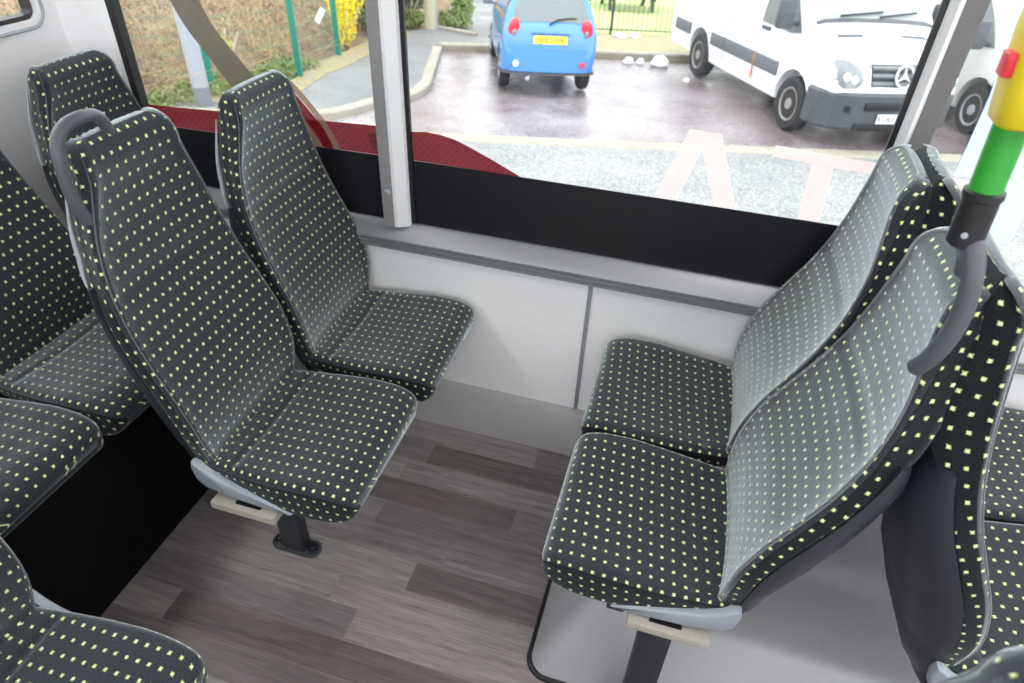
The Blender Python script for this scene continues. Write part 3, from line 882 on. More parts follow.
# the rest of the two rows runs on beyond the picture towards the other windows
seat('forward-facing dotted seat by the far windows, next to the near-corner aisle seat', G1, XA - .09, -.175, 1)
for yy, lab in ((.225, 'rear bench seat beyond the aisle, second from the far windows'), (-.21, 'rear bench seat beside the far windows')):
    seat(lab, G1, -1.65, yy, 1, dz=.06, hs=.85)
# G, H rear-facing pair
hG = [(.410, .990, 1.315), (.392, .962, 1.356), (.370, .928, 1.388), (.362, .902, 1.404), (.366, .882, 1.396), (.373, .869, 1.366), (.379, .865, 1.325), (.380, .865, 1.280), (.376, .874, 1.235), (.372, .892, 1.200)]
seat('rear-facing dotted aisle seat carrying the green and yellow pole', G1, XG, YA, -1, lip=False, lean=2.6, hs=.965, trims=(1,), pedestal=(.115, .210, .415, 0.), handle=(loc(hG, XG, YA, -1), .0130), crossbar=(.2, -.62))
seat('rear-facing dotted seat against the wall, in front of the wide grey pillar', G1, XG, YW, -1, lip=False, lean=3.0, hs=.955)
seat('rear-facing dotted seat across the aisle, only a corner of its top showing', G1, XG - .03, .282, -1, lip=False, pedestal=(.06, 0, .45, 0.))
# I, J back to back behind them
for lab, yy, kw in (('forward-facing aisle seat back to back with the pole seat, dark shell showing', YA, dict(trims=(-1,), crossbar=(-.18, .62))),
                    ('forward-facing window seat back to back with the wall-side rear-facing seat', YW, {})):
    seat(lab, G1, .722 if yy < 1.3 else .735, yy, 1, lip=False, hs=1. if yy < 1.3 else .965, **kw).rotation_euler = (0, math.radians(-4.3), 0)

# pole and stop button
px, py = .356, .90
root = tag(empty('grab_pole', (px, py, 1.400)), 'vertical grab pole with green tube in a black sleeve, rising from the aisle seat handle', 'pole')
root.rotation_euler = (0, math.radians(-4.), 0)
m = MB(); m.lathe([(.017, -.004), (.0212, .0), (.0212, .060), (.0232, .062), (.0232, .070), (.019, .072)], Matrix(), 28); build('sleeve', m, 'sleeve', root)
m = MB(); m.lathe([(.0005, .06), (.0192, .06), (.0192, .82), (.0005, .82)], Matrix(), 28); build('tube', m, 'green', root)
m = MB(); m.lathe([(.0001, 0), (.004, 0), (.004, .002), (.0001, .003)], Matrix.Translation((-.010, -.0208, .018)) @ Matrix.Rotation(PI / 2, 4, 'X') , 12); build('screw', m, 'galv', root)
root = tag(empty('stop_button_box', (px - .004, py, 1.554)), 'yellow stop bell box with a red button, on the green pole', 'stop button')
root.rotation_euler = (0, math.radians(-4.), 0)
m = MB(); rings = []
for z, w, d in ((0, .029, .030), (.004, .033, .035), (.05, .0365, .040), (.10, .037, .043), (.15, .034, .040), (.19, .030, .034), (.20, .023, .026)):
    rings.append([Vector((w * math.copysign(abs(math.cos(a)) ** .6, math.cos(a)), d * math.copysign(abs(math.sin(a)) ** .6, math.sin(a)) - .006, z)) for a in [2 * PI * k / 32 for k in range(32)]])
m.loft(rings); build('box_body', m, 'yellow', root, 50)
m = MB(); m.box((-.038, -.014, .066), (.014, .026, .026), bev=.003); build('button', m, 'redplastic', root)

# ================================================================== OUTSIDE
SL = -.06
def gz(y, h=0.): return -.75 + SL * y + h
TILT = math.atan(SL)
def ground_poly(name, pts, h, thick, mat, label, cat, kind='structure', nsub=0):
    m = MB()
    a = [Vector((x, y, gz(y, h - thick))) for x, y in pts]; b_ = [Vector((x, y, gz(y, h))) for x, y in pts]
    m.loft([a, b_])
    return tag(build(name, m, mat, None, 30), label, cat, None, kind)

KR = [(-12, 4.6), (-6.2, 6.72), (-4.53, 7.42), (-4.30, 7.75), (-4.17, 8.20)]          # road edge of the left path, running into the bay kerb
def kerb_line(pts, w=.16):
    P = [Vector((x, y)) for x, y in pts]; out = []
    for i, p in enumerate(P):
        t = (P[min(i + 1, len(P) - 1)] - P[max(i - 1, 0)]).normalized(); n = Vector((-t.y, t.x)); out.append((p, p + n * w))
    return out
def kerb(name, pts, w, h, label):
    m = MB(); sp_ = [(p.x, p.y) for p in smooth_path([(x, y, 0) for x, y in pts], 6)]
    K = kerb_line(sp_, w)
    rings = []
    for a, b_ in K:
        rings.append([Vector((a.x, a.y, gz(a.y, -.15))), Vector((a.x, a.y, gz(a.y, h - .02))), Vector((a.x + (b_.x - a.x) * .12, a.y + (b_.y - a.y) * .12, gz(a.y, h))), Vector((b_.x, b_.y, gz(b_.y, h))), Vector((b_.x, b_.y, gz(b_.y, -.15)))])
    m.loft(rings); return tag(build(name, m, 'kerb', None, 30), label, 'kerb', None, 'structure')
ground_poly('road', [(-40, -10), (40, -10), (40, 16), (12, 12.4), (-2.1, 7.80), (-4.2, 7.2), (-40, 4)], 0, .2, 'road', 'pale speckled road surface beside the bus', 'road')
ground_poly('ground', [(-60, -30), (60, -30), (60, 120), (-60, 120)], -.03, .2, 'earth', 'bare earth under the roadside', 'ground')
ground_poly('parking_bay', [(-4.9, 6.75), (-2.15, 7.62), (12, 12.25), (40, 18), (40, 28), (9, 17.8), (-.4, 13.55), (-4.9, 12.2)], -.010, .15, 'lot', 'wet red brown asphalt of the parking bay', 'parking bay')
# footpath (raised) on the left and behind
ground_poly('footpath', [(-40, 3.6), (-6.2, 6.85), (-4.62, 7.55), (-4.35, 8.4), (-4.12, 8.7), (-4.1, 9.4), (-4.4, 10.4), (-4.95, 12.25), (-3.8, 12.75), (-4.4, 13.6), (-3.5, 22), (-3.2, 40), (-9.5, 40), (-7.0, 19), (-5.6, 14), (-6.0, 13.0), (-5.9, 10.4), (-5.6, 8.3), (-5.9, 7.3), (-40, 5.2)], .07, .2, 'path', 'grey tarmac footpath beside the green fence', 'footpath')
kerb('kerb', [(-9, 5.55), (-6.2, 6.70), (-4.75, 7.32), (-4.38, 7.72), (-4.20, 8.30), (-3.96, 8.72), (-3.94, 9.4), (-4.22, 10.35), (-4.80, 12.15)], .16, .085, 'pale curved kerb bordering the footpath on the left of the parking bay')
kerb('kerb', [(-4.86, 12.22), (-3.84, 12.64), (-2.05, 13.20), (-.4, 13.80), (4.5, 15.6)], .2, .10, 'pale kerb along the far end of the parking bay')
kerb('kerb', [(-3.75, 7.03), (-2.15, 7.53), (-.62, 8.02), (.6, 8.44), (2.4, 9.05), (5.5, 10.1), (12, 12.2)], .27, .012, 'flush pale kerb stones along the front of the parking bay')
ground_poly('verge', [(-3.9, 12.85), (-.4, 14.0), (4.5, 15.8), (4.5, 18.0), (-.76, 15.9), (-2.4, 15.2), (-4.4, 14.4)], .085, .2, 'verge', 'mossy strip between far kerb and railings', 'verge')
ground_poly('lawn', [(-3.6, 14.75), (-2.4, 15.2), (-.76, 15.9), (6, 18.4), (25, 30), (25, 70), (-3.2, 70)], .09, .2, 'lawn', 'bright green lawn behind the railings', 'lawn')
def ribbon(name, pts, w, h, mat, label, cat):
    m = MB(); P = smooth_path([(x, y, 0) for x, y in pts], 5); rings = []
    for i, p in enumerate(P):
        t = (P[min(i + 1, len(P) - 1)] - P[max(i - 1, 0)]).normalized(); n = Vector((-t.y, t.x, 0))
        ww = w * (.8 + .5 * noise.noise(Vector((p.x * 1.7, p.y * 1.7, 3))))
        a = p - n * ww / 2; b_ = p + n * ww / 2
        rings.append([Vector((a.x, a.y, gz(a.y, h - .05))), Vector((a.x, a.y, gz(a.y, h))), Vector((b_.x, b_.y, gz(b_.y, h + .01))), Vector((b_.x, b_.y, gz(b_.y, h - .05)))])
    m.loft(rings); return tag(build(name, m, mat, None, 30), label, cat, None, 'structure')
ribbon('mossy_verge', [(-7.5, 6.9), (-6.1, 7.45), (-5.6, 8.3), (-5.75, 9.6), (-5.85, 11.2), (-5.95, 13.)], .55, .078, 'moss', 'yellow mossy edge of the footpath along the fence', 'verge')
ribbon('path_edging', [(-5.9, 13.85), (-5.35, 13.75), (-4.6, 13.5)], .12, .12, 'kerb', 'low edging at the foot of the bushes', 'edging')

# ---- plants: leaf clouds
def leaves(m, centers, n, size, jit=1.0, flat=0.3):
    for _ in range(n):
        c, rad = random.choice(centers)
        d = Vector((random.gauss(0, 1), random.gauss(0, 1), random.gauss(0, 1))).normalized() * (random.random() ** .4)
        p = Vector((c[0] + d.x * rad[0], c[1] + d.y * rad[1], c[2] + d.z * rad[2]))
        s = size * random.uniform(.6, 1.5)
        a = Vector((random.gauss(0, 1), random.gauss(0, 1), random.gauss(0, 1))).normalized()
        b_ = a.orthogonal().normalized() * s * random.uniform(.25, .6); a = a * s
        f = m.face([m.v(p - a), m.v(p + b_), m.v(p + a), m.v(p - b_)])
def twigs(m, region, n, h, r=.006):
    for _ in range(n):
        x, y = region()
        z = gz(y)
        p = Vector((x, y, z)); d = Vector((random.gauss(0, .5), random.gauss(0, .5), 1)).normalized()
        L = h * random.uniform(.5, 1.2); pts = [p]
        for k in range(3):
            d = (d + Vector((random.gauss(0, .35), random.gauss(0, .35), -.12))).normalized(); pts.append(pts[-1] + d * L / 3)
        m.tube(pts, [r, r * .9, r * .7, r * .4], 4)
def scrub():
    def reg():
        while True:
            x, y = random.uniform(-17, -5.9), random.uniform(5.6, 22)
            xe = -6.5 + .1 * math.sin(y * 2) if y < 9 else -6.2 - .12 * (y - 9)
            if x < xe and y > 6.9 + (x + 6.3) * .20: return x, y
    m = MB()
    rnd = random.Random(3)
    for _ in range(46000):
        x, y = reg()
        if _ % 2: x = max(x, -11 + random.random() * 4) if reg else x
        hh = 1.0 + .55 * noise.noise(Vector((x * .45, y * .45, 0))) + .25 * noise.noise(Vector((x * 1.6, y * 1.6, 4)))
        edge = min(1, max(.12, (-5.9 - x) / 1.6))
        z = gz(y) + max(.04, hh * edge) * (random.random() ** .6)
        s = random.uniform(.014, .048)
        a = Vector((random.gauss(0, 1), random.gauss(0, 1), random.gauss(0, .8))).normalized()
        b_ = a.orthogonal().normalized() * s * random.uniform(.12, .45); a *= s
        p = Vector((x, y, z)); m.face([m.v(p - a), m.v(p + b_), m.v(p + a), m.v(p - b_)])
    m.mi = 1; twigs(m, reg, 2600, 1.35, .0055)
    tag(build('undergrowth', m, ['bramble', 'straw'], None, 0), 'tangled brown and orange brambles behind the green fence', 'undergrowth', None, 'stuff')
    # under-mound so that the thicket is closed
    m = MB(); nx, ny = 40, 44; rows = []
    for j in range(ny):
        r = []
        for i in range(nx):
            x = -20 + 13.4 * i / (nx - 1); y = 5.0 + 18 * j / (ny - 1)
            ed = min(1, max(0, (-6.6 - x) / 1.5)) * min(1, max(0, (y - 6.9 - (x + 6.3) * .2) / 1.2))
            r.append(Vector((x, y, gz(y) - .03 + ed * (.55 + .35 * noise.noise(Vector((x * .6, y * .6, 1)))))))
        rows.append(r)
    m.loft(rows, False); tag(build('scrub_ground', m, 'earth', None, 0), 'rough earth bank under the brambles', 'bank', None, 'structure')
    m = MB(); cs = []
    for k in range(70):
        t = random.random(); y = 6.4 + 3.2 * t; x = -6.05 - .55 * random.random() + (.1 if y > 8 else -.3 + .15 * (y - 6.4)); cs.append(((x, y, gz(y, .10)), (.22, .22, .13)))
    leaves(m, cs, 7000, .024)
    tag(build('grass', m, 'greenleaf', None, 0), 'green weeds and grass along the foot of the fence', 'weeds', None, 'stuff')
scrub()
def bush(name, label, cat, centers, n, size, mat, base, group=None):
    root = tag(empty(name, (base[0], base[1], gz(base[1]))), label, cat, group)
    m = MB(); cs = [((c[0], c[1], gz(base[1]) * 0 + c[2]), r) for c, r in centers]
    leaves(m, cs, n, size); build('foliage', m, mat, root, 0).location = (0, 0, 0)
    m = MB()
    for k in range(7):
        a = k * .9; m.tube([(0, 0, -.05), (.1 * math.cos(a), .1 * math.sin(a), .3), (.3 * math.cos(a), .3 * math.sin(a), .7)], [.02, .015, .008], 5)
    build('stem', m, 'wood', root, 0)
bush('yellow_bush', 'bright yellow flowering bush at the end of the green fence', 'bush', [((0, 0, .55), (.22, .25, .5)), ((.05, .2, 1.0), (.25, .3, .5)), ((-.2, .3, .9), (.25, .3, .6)), ((.0, .1, 1.5), (.25, .3, .4))], 5200, .028, 'gorse', (-6.30, 11.35))
bush('grey_green_bush', 'grey-green bush beyond the yellow flowering bush', 'bush', [((0, 0, .7), (.5, .5, .6)), ((-.5, .3, 1.2), (.5, .5, .8)), ((.3, .3, 1.4), (.45, .5, .7))], 2600, .06, 'darkleaf', (-6.75, 13.0))
bush('dark_bush', 'dark evergreen bush between the grey pillar and the wooden pole', 'bush', [((0, 0, .9), (.42, .5, .7)), ((.1, .2, 1.7), (.4, .5, .7))], 2400, .06, 'darkleaf', (-6.4, 14.45))
bush('low_green_plant', 'low bright green plant at the foot of the dark bush', 'plant', [((0, 0, .15), (.35, .25, .18)), ((.9, .05, .18), (.5, .25, .2)), ((1.1, .2, .4), (.25, .25, .3))], 1400, .05, 'greenleaf', (-6.3, 14.15))
bush('orange_bush', 'orange-yellow bush to the right of the wooden pole', 'bush', [((0, 0, .45), (.16, .3, .5)), ((0, .1, 1.1), (.16, .3, .6))], 1300, .05, 'orange', (-5.30, 14.6))
bush('pale_yellow_plant', 'small yellow-green plant in the brambles behind the curved band', 'plant', [((0, 0, .5), (.18, .18, .2))], 260, .045, 'paleleaf', (-6.5, 8.2))

# ---- green mesh fence
def fence():
    posts = [(-9.6, 6.05), (-7.5, 6.9), (-6.33, 7.69), (-5.79, 8.95), (-6.0, 10.5)]
    root = tag(empty('mesh_fence', (-6.33, 7.69, gz(7.69))), 'green steel mesh fence between footpath and brambles', 'fence')
    o_ = Vector((-6.33, 7.69, gz(7.69)))
    for i, (x, y) in enumerate(posts):
        m = MB(); m.box(Vector((x, y, gz(y) + .95)) - o_, (.075, .06, 2.), bev=.006); m.box(Vector((x + .05, y - .02, gz(y) + .95)) - o_, (.018, .02, 1.9))
        build('post', m, 'fencegreen', root)
    for i in range(len(posts) - 1):
        a = Vector(posts[i]); b_ = Vector(posts[i + 1]); m = MB(); d = (b_ - a); L = d.length; n = int(L / .075)
        for k in range(1, n):
            p = a + d * k / n; m.tube([Vector((p.x, p.y, gz(p.y, .05))) - o_, Vector((p.x, p.y, gz(p.y, 1.9))) - o_], .0024, 4, caps=False)
        for k in range(9):
            h = .08 + .225 * k; m.tube([Vector((a.x, a.y, gz(a.y, h))) - o_, Vector((b_.x, b_.y, gz(b_.y, h))) - o_], .0030, 4, caps=False)
        build('wire_panel', m, 'fencegreen', root, 0)
    sg = MB(); sg.box((.02, .0, 0), (.09, .005, .24), Matrix.Rotation(.6, 3, 'Y')); s_ = build('small_sign', sg, 'paper', root); s_.location = Vector((-5.83, 9.75, gz(9.75, .80))) - o_
    s_['label'] = 'white tilted notice on the mesh'
fence()
root = tag(empty('lamp_post', (-6.04, 7.12, gz(7.12))), 'pale grey lamp post with darker foot, seen through the left window', 'lamp post')
m = MB(); m.lathe([(.098, .30), (.098, 1.2), (.085, 1.3), (.07, 4.)], seg=24); build('column', m, 'galv', root)
m = MB(); m.lathe([(.10, -.1), (.10, .285), (.102, .30), (.098, .305)], seg=24); build('column_base', m, 'galvdark', root)
root = tag(empty('wooden_pole', (-5.66, 13.75, gz(13.75))), 'weathered wooden pole at the corner of the path', 'pole')
m = MB(); m.lathe([(.135, -.1), (.13, 1.), (.12, 4.)], seg=20); build('pole_shaft', m, 'wood', root); m = MB(); m.box((.13, -.02, 1.2), (.03, .05, 2.3)); build('cable_cover', m, 'galv', root)

# ---- railings on the lawn edge
def railing():
    a, b_ = Vector((-4.2, 14.45)), Vector((1.6, 16.75)); o_ = Vector((a.x, a.y, gz(a.y)))
    root = tag(empty('railing_fence', o_), 'thin dark metal railings in front of the lawn', 'railings')
    d = b_ - a; n = 60
    m = MB()
    for k in range(n + 1):
        p = a + d * k / n; m.tube([Vector((p.x, p.y, gz(p.y, .15))) - o_, Vector((p.x, p.y, gz(p.y, 1.25))) - o_], .0075, 5)
    bars = build('bars', m, 'iron', root)
    m = MB()
    for h in (.18, 1.18): m.tube([Vector((a.x, a.y, gz(a.y, h))) - o_, Vector((b_.x, b_.y, gz(b_.y, h))) - o_], .014, 5)
    build('rails', m, 'iron', root)
    for k in range(4):
        p = a + d * (.04 + k * .305); m = MB(); m.box(Vector((p.x, p.y, gz(p.y, .68))) - o_, (.045, .045, 1.4)); build('post', m, 'iron', root)
railing()
# ---- picnic bench on the lawn
root = tag(empty('picnic_bench', (-2.45, 19.4, gz(19.4)), (0, 0, .35)), 'dark picnic bench standing on the lawn behind the railings', 'bench')
for sx in (-.55, .55):
    for sy in (-1, 1):
        m = MB(); m.tube([(sx, sy * .62, 0), (sx, sy * .22, .72)], .045, 6); build('leg', m, 'iron', root)
    m = MB(); m.box((sx, 0, .42), (.06, 1.4, .09)); build('cross_beam', m, 'iron', root)
m = MB(); m.box((0, 0, .75), (1.7, .75, .05), bev=.01); build('tabletop', m, 'iron', root)
for sy in (-1, 1): m = MB(); m.box((0, sy * .62, .46), (1.7, .26, .045), bev=.01); build('bench_seat', m, 'iron', root)

# ---- litter
def lump(x, y, s, lab, hgt=0.):
    bm2 = bmesh.new(); bmesh.ops.create_icosphere(bm2, subdivisions=3, radius=1)
    for v in bm2.verts:
        k = 1 + .35 * noise.noise(v.co * 1.7 + Vector((x, y, 0))) + .15 * noise.noise(v.co * 5 + Vector((y, x, 0)))
        v.co = Vector((v.co.x * s[0] * .75 * k, v.co.y * s[1] * .75 * k, max(-.4, v.co.z) * s[2] * .75 * k + s[2] * .3))
    m = MB(); m.merge(bm2); o = build('litter', m, 'paper', None, 0); o.location = (x, y, gz(y, hgt)); tag(o, lab, 'litter', 'scraps of white litter')
lump(-.92, 13.02, (.20, .15, .16), 'large crumpled white bag at the far kerb beside the van', -.01)
lump(-1.48, 12.95, (.12, .10, .10), 'small white scrap at the far kerb, left of the crumpled bag', -.01)
lump(-1.27, 13.02, (.09, .08, .09), 'tiny white scrap touching the scrap beside the crumpled bag', -.01)
lump(-.36, 12.05, (.07, .06, .05), 'white pebble-like scrap on the asphalt near the van rear wheel', -.01)
lump(-1.95, 15.05, (.20, .12, .06), 'flat white scrap at the foot of the railings, left one', .09)
lump(-1.65, 15.15, (.13, .12, .08), 'rounded white scrap at the foot of the railings, right one', .09)
lump(-3.55, 12.55, (.10, .06, .05), 'white scrap at the far kerb left of the blue car', -.01)

# ================================================================== VEHICLES
def wheel(root, x, y, r, w, side, rimmat, holes=0, spokes=0):
    mt = Matrix.Translation((x, y, r)) @ Matrix.Rotation(-side * PI / 2, 4, 'X')
    m = MB(); m.lathe([(r * .62, -w / 2), (r * .9, -w / 2), (r * .985, -w * .36), (r, -w * .2), (r, w * .2), (r * .985, w * .36), (r * .9, w / 2), (r * .66, w * .5), (r * .62, w * .4)], mt, 40)
    t = build('wheel', m, 'tyre', root, 35)
    m = MB(); m.lathe([(r * .63, w * .36), (r * .62, w * .46), (r * .56, w * .44), (r * .50, w * .26), (r * .22, w * .36), (r * .20, w * .46), (.001, w * .48)], mt, 40)
    if holes:
        m.mi = 1
        for k in range(holes):
            a = 2 * PI * k / holes; rr_ = r * .42
            m.lathe([(.001, w * .30), (r * .075, w * .30), (r * .075, w * .34), (.001, w * .345)], mt @ Matrix.Translation((rr_ * math.cos(a), rr_ * math.sin(a), 0)), 10)
    build('hub_cap', m, [rimmat, 'tyre'], t, 35)
    return t

def veh_body(stations, belt, tumble, rtop=.12):
    """stations: (x, zb, zt, hw). Returns section(x) and a loft builder"""
    stations = sorted(stations); xs = [s[0] for s in stations]
    def par(x): return [crom(xs, [s[k] for s in stations], x) for k in (1, 2, 3)]
    ztm = max(s[2] for s in stations)
    def yside(x, z):
        zb, zt, hw = par(x); y = hw
        if z > belt: y = hw - tumble * ((z - belt) / (ztm - belt)) ** 1.4
        if z < zb + .18: y -= .04 * ((zb + .18 - z) / .18) ** 2
        return y
    def section(x):
        zb, zt, hw = par(x); r = min(rtop, (zt - zb) * .3); right = []
        zs = [zb + (zt - r - zb) * k / 9 for k in range(10)]
        for z in zs: right.append((yside(x, z), z))
        ye = yside(x, zt - r)
        for k in range(1, 6):
            t = PI / 2 * k / 5; right.append((ye - r + r * math.cos(t), zt - r + r * math.sin(t)))
        crown = []
        for k in range(1, 8): 
            q = 1 - 2 * k / 8; crown.append(((ye - r) * q, zt + .03 * (1 - q * q)))
        return right + crown + [(-a, b_) for a, b_ in right[::-1]]
    def loft(m, n=5):
        X = []
        for i in range(len(xs) - 1):
            for k in range(n): X.append(xs[i] + (xs[i + 1] - xs[i]) * k / n)
        X.append(xs[-1])
        m.loft([[Vector((x, y, z)) for y, z in section(x)] for x in X])
    def top_patch(x0, x1, wf, n=10, off=.008, inset=.0):
        rows = []
        for i in range(n + 1):
            x = x0 + (x1 - x0) * i / n; zb, zt, hw = par(x); r = min(rtop, (zt - zb) * .3); ye = yside(x, zt - r) - r * .3
            e = .01; z1_ = par(x + e)[1]; z0_ = par(x - e)[1]; nrm = Vector((-(z1_ - z0_), 0, 2 * e)).normalized()
            row = []
            for k in range(13):
                q = -1 + 2 * k / 12; a = ye * q * wf
                row.append(Vector((x, a, zt + .03 * (1 - (a / max(ye, .01)) ** 2) - (r * .15 if abs(q) > .95 else 0))) + nrm * off)
            rows.append(row)
        return rows
    def side_poly(poly, side, off=.006, n=1):
        return [Vector((x, side * (yside(x, z) + off), z)) for x, z in poly]
    return par, yside, loft, top_patch, side_poly

from mathutils.bvhtree import BVHTree
def front_hit(o):
    t = BVHTree.FromPolygons([v.co for v in o.data.vertices], [tuple(p.vertices) for p in o.data.polygons])
    def hit(y, z, off=0., lim=.0):
        r = t.ray_cast(Vector((3, y, z)), Vector((-1, 0, 0)))
        if r[0] is None: return Vector((lim, y, z))
        n = r[1] if r[1].x > 0 else -r[1]
        return r[0] + n * off
    return hit

def bool_arches(o, arches, halfw, r):
    cut = MB()
    for x, z in arches:
        for sd in (-1, 1): cut.cyl((x, sd * (halfw - .26), z), (x, sd * (halfw + .2), z), r, seg=36)
    bmesh.ops.recalc_face_normals(cut.bm, faces=cut.bm.faces[:]); me = bpy.data.meshes.new('c'); cut.bm.to_mesh(me); cut.bm.free(); c = bpy.data.objects.new('c', me); COL.objects.link(c); c.parent = o.parent; bpy.context.view_layer.update()
    md = o.modifiers.new('b', 'BOOLEAN'); md.operation = 'DIFFERENCE'; md.object = c; md.solver = 'EXACT'
    dg = bpy.context.evaluated_depsgraph_get(); dg.update()
    new = bpy.data.meshes.new_from_object(o.evaluated_get(dg)); o.modifiers.clear()
    if len(new.polygons) > 200: o.data = new
    bpy.data.objects.remove(c)
    o.data.set_sharp_from_angle(angle=math.radians(38))

def text_mesh(body, size, mat, parent, mt, name='lettering'):
    cu = bpy.data.curves.new(name, 'FONT'); cu.body = body; cu.size = size; cu.align_x = 'CENTER'; cu.align_y = 'CENTER'; cu.extrude = .001
    t = bpy.data.objects.new('t', cu); COL.objects.link(t)
    dg = bpy.context.evaluated_depsgraph_get(); dg.update()
    me = bpy.data.meshes.new_from_object(t.evaluated_get(dg)); bpy.data.objects.remove(t)
    me.transform(mt); me.materials.clear(); me.materials.append(M[mat])
    o = bpy.data.objects.new(name, me); COL.objects.link(o); o.parent = parent
    return o

def band(m, path, z0, z1, th, rnd=.02):
    """a bumper-like band following a plan path (x,y), outside offset th"""
    P = [Vector((x, y, 0)) for x, y in path]; rings = []
    for i, p in enumerate(P):
        t = (P[min(i + 1, len(P) - 1)] - P[max(i - 1, 0)]).normalized(); n = Vector((t.y, -t.x, 0))
        rings.append([p + Vector((0, 0, z0)), p + n * (th - rnd) + Vector((0, 0, z0)), p + n * th + Vector((0, 0, z0 + rnd)), p + n * th + Vector((0, 0, z1 - rnd)), p + n * (th - rnd) + Vector((0, 0, z1)), p + Vector((0, 0, z1))])
    m.loft(rings)

# ---- the blue hatchback, seen from behind (origin: middle of the rear axle on the ground, x forward)
def hatchback():
    yaw = math.radians(111.)
    root = tag(empty('hatchback_car', (-2.47, 10.42, gz(10.42))), 'small light blue hatchback parked nose-in, seen from behind', 'car')
    root.rotation_mode = 'QUATERNION'
    root.rotation_quaternion = Matrix.Rotation(TILT, 3, 'X').to_quaternion() @ Matrix.Rotation(yaw, 3, 'Z').to_quaternion()
    root.scale = (.93, .93, .97)
    st = [(-.60, .46, .58, .60), (-.585, .40, .66, .66), (-.56, .37, .78, .705), (-.53, .37, .88, .725), (-.49, .36, .95, .735), (-.45, .35, 1.00, .74), (-.36, .33, 1.18, .745), (-.26, .28, 1.36, .747), (-.16, .24, 1.46, .747), (.2, .24, 1.50, .748), (.9, .24, 1.49, .748), (1.35, .24, 1.38, .747), (1.95, .24, 1.02, .742), (2.3, .24, .93, .73), (2.65, .25, .80, .69), (2.85, .30, .62, .60)]
    par, ys, loft, top, sidep = veh_body(st, .80, .27, .10)
    m = MB(); loft(m); b = build('body', m, 'bluepaint', root, 38); bool_arches(b, [(0, .31), (2.34, .31)], .74, .335)
    m = MB(); rows = top(-.455, -.235, .86); m.loft(rows, False); g = build('rear_window', m, 'carglass', root, 0)
    # body-colour lower tailgate edge and high brake lamp
    m = MB(); m.box((-.225, 0, 1.455), (.05, .34, .035), bev=.01); build('high_brake_lamp', m, simple('dark_red_lens', (.22, .03, .05), .3), root)
    m = MB(); m.tube([(-.505, .02, 1.0), (-.475, -.1, 1.06), (-.455, -.32, 1.085), (-.45, -.40, 1.08)], [.014, .012, .010, .008], 6); build('rear_wiper', m, 'black', root)
    for sd in (-1, 1):
        m = MB(); bm2 = bmesh.new(); bmesh.ops.create_uvsphere(bm2, u_segments=24, v_segments=16, radius=1)
        m.merge(bm2, Matrix.Translation((-.50, sd * .565, .925)) @ Matrix.Rotation(sd * .35, 4, 'Z') @ Matrix.Rotation(-.22, 4, 'Y') @ Matrix.Diagonal((.055, .095, .155, 1)))
        t = build('tail_lamp', m, 'lampred', root, 0)
        m = MB(); bm2 = bmesh.new(); bmesh.ops.create_uvsphere(bm2, u_segments=16, v_segments=10, radius=1)
        m.merge(bm2, Matrix.Translation((-.550, sd * .560, .885)) @ Matrix.Diagonal((.018, .035, .05, 1))); build('reversing_lens', m, 'lampclear', t, 0)
    # bumper
    path = [(-.30, .742), (-.42, .735), (-.53, .69), (-.60, .55), (-.635, .28), (-.64, 0), (-.635, -.28), (-.60, -.55), (-.53, -.69), (-.42, -.735), (-.30, -.742)]
    P = [(p.x, p.y) for p in smooth_path([(x, y, 0) for x, y in path], 5)]
    m = MB(); band(m, P[::-1], .36, .68, .022, .02); bp = build('rear_bumper', m, 'bluebump', root, 40)
    m = MB(); band(m, P[::-1], .325, .36, -.02, .01); build('bumper_skirt', m, 'greyplastic', root, 40)
    m = MB(); m.lathe([(.001, 0), (.045, 0), (.045, .02), (.001, .025)], Matrix.Translation((-.615, .52, .47)) @ Matrix.Rotation(-PI / 2, 4, 'Y') @ Matrix.Rotation(-.2, 4, 'X'), 20); build('reverse_lamp', m, 'lampwhite', bp)
    m = MB(); m.lathe([(.001, 0), (.042, 0), (.042, .02), (.001, .025)], Matrix.Translation((-.615, -.52, .47)) @ Matrix.Rotation(-PI / 2, 4, 'Y') @ Matrix.Rotation(.2, 4, 'X'), 20); build('fog_lamp', m, 'lampred', bp)
    # number plate
    m = MB(); m.box((-.568, 0, .795), (.012, .52, .112), Matrix.Rotation(.28, 3, 'Y'), .003); pl = build('number_plate', m, 'plateyellow', root)
    text_mesh('FJ06 FWR', .105, 'black', pl, Matrix.Translation((-.577, 0, .795)) @ Matrix.Rotation(.28, 4, 'Y') @ Matrix(((0, 0, -1, 0), (-1, 0, 0, 0), (0, 1, 0, 0), (0, 0, 0, 1))))
    m = MB(); m.box((-.545, 0, .872), (.03, .60, .03), bev=.008); build('plate_lamp_bar', m, simple('dark_blue_trim', (.05, .12, .35), .4), root)
    for x, n_ in ((0, 0), (2.34, 0)):
        for sd in (-1, 1): wheel(root, x, sd * .655, .295, .17, sd, 'rim', 8)
    m = MB(); m.tube([(-.66, .33, .275), (-.3, .33, .29)], .035, 12); build('exhaust', m, 'chrome', root)
    for sd in (-1, 1):
        m = MB(); m.tube([(1.62, sd * .70, .98), (1.60, sd * .80, 1.0)], .02, 8); m.box((1.60, sd * .86, 1.03), (.09, .17, .12), bev=.03); build('wing_mirror', m, 'greyplastic' if sd < 0 else 'carglass', root)
        m = MB(); poly = [(-.02, .97), (.55, .96), (.55, 1.36), (.15, 1.38), (-.08, 1.22)]
        m.face([m.v(p) for p in sidep(poly, sd)]); build('side_window', m, 'carglass', root, 0)
        m = MB(); poly = [(.60, .96), (1.55, .95), (1.22, 1.33), (.60, 1.36)]
        m.face([m.v(p) for p in sidep(poly, sd)]); build('side_window', m, 'carglass', root, 0)
hatchback()

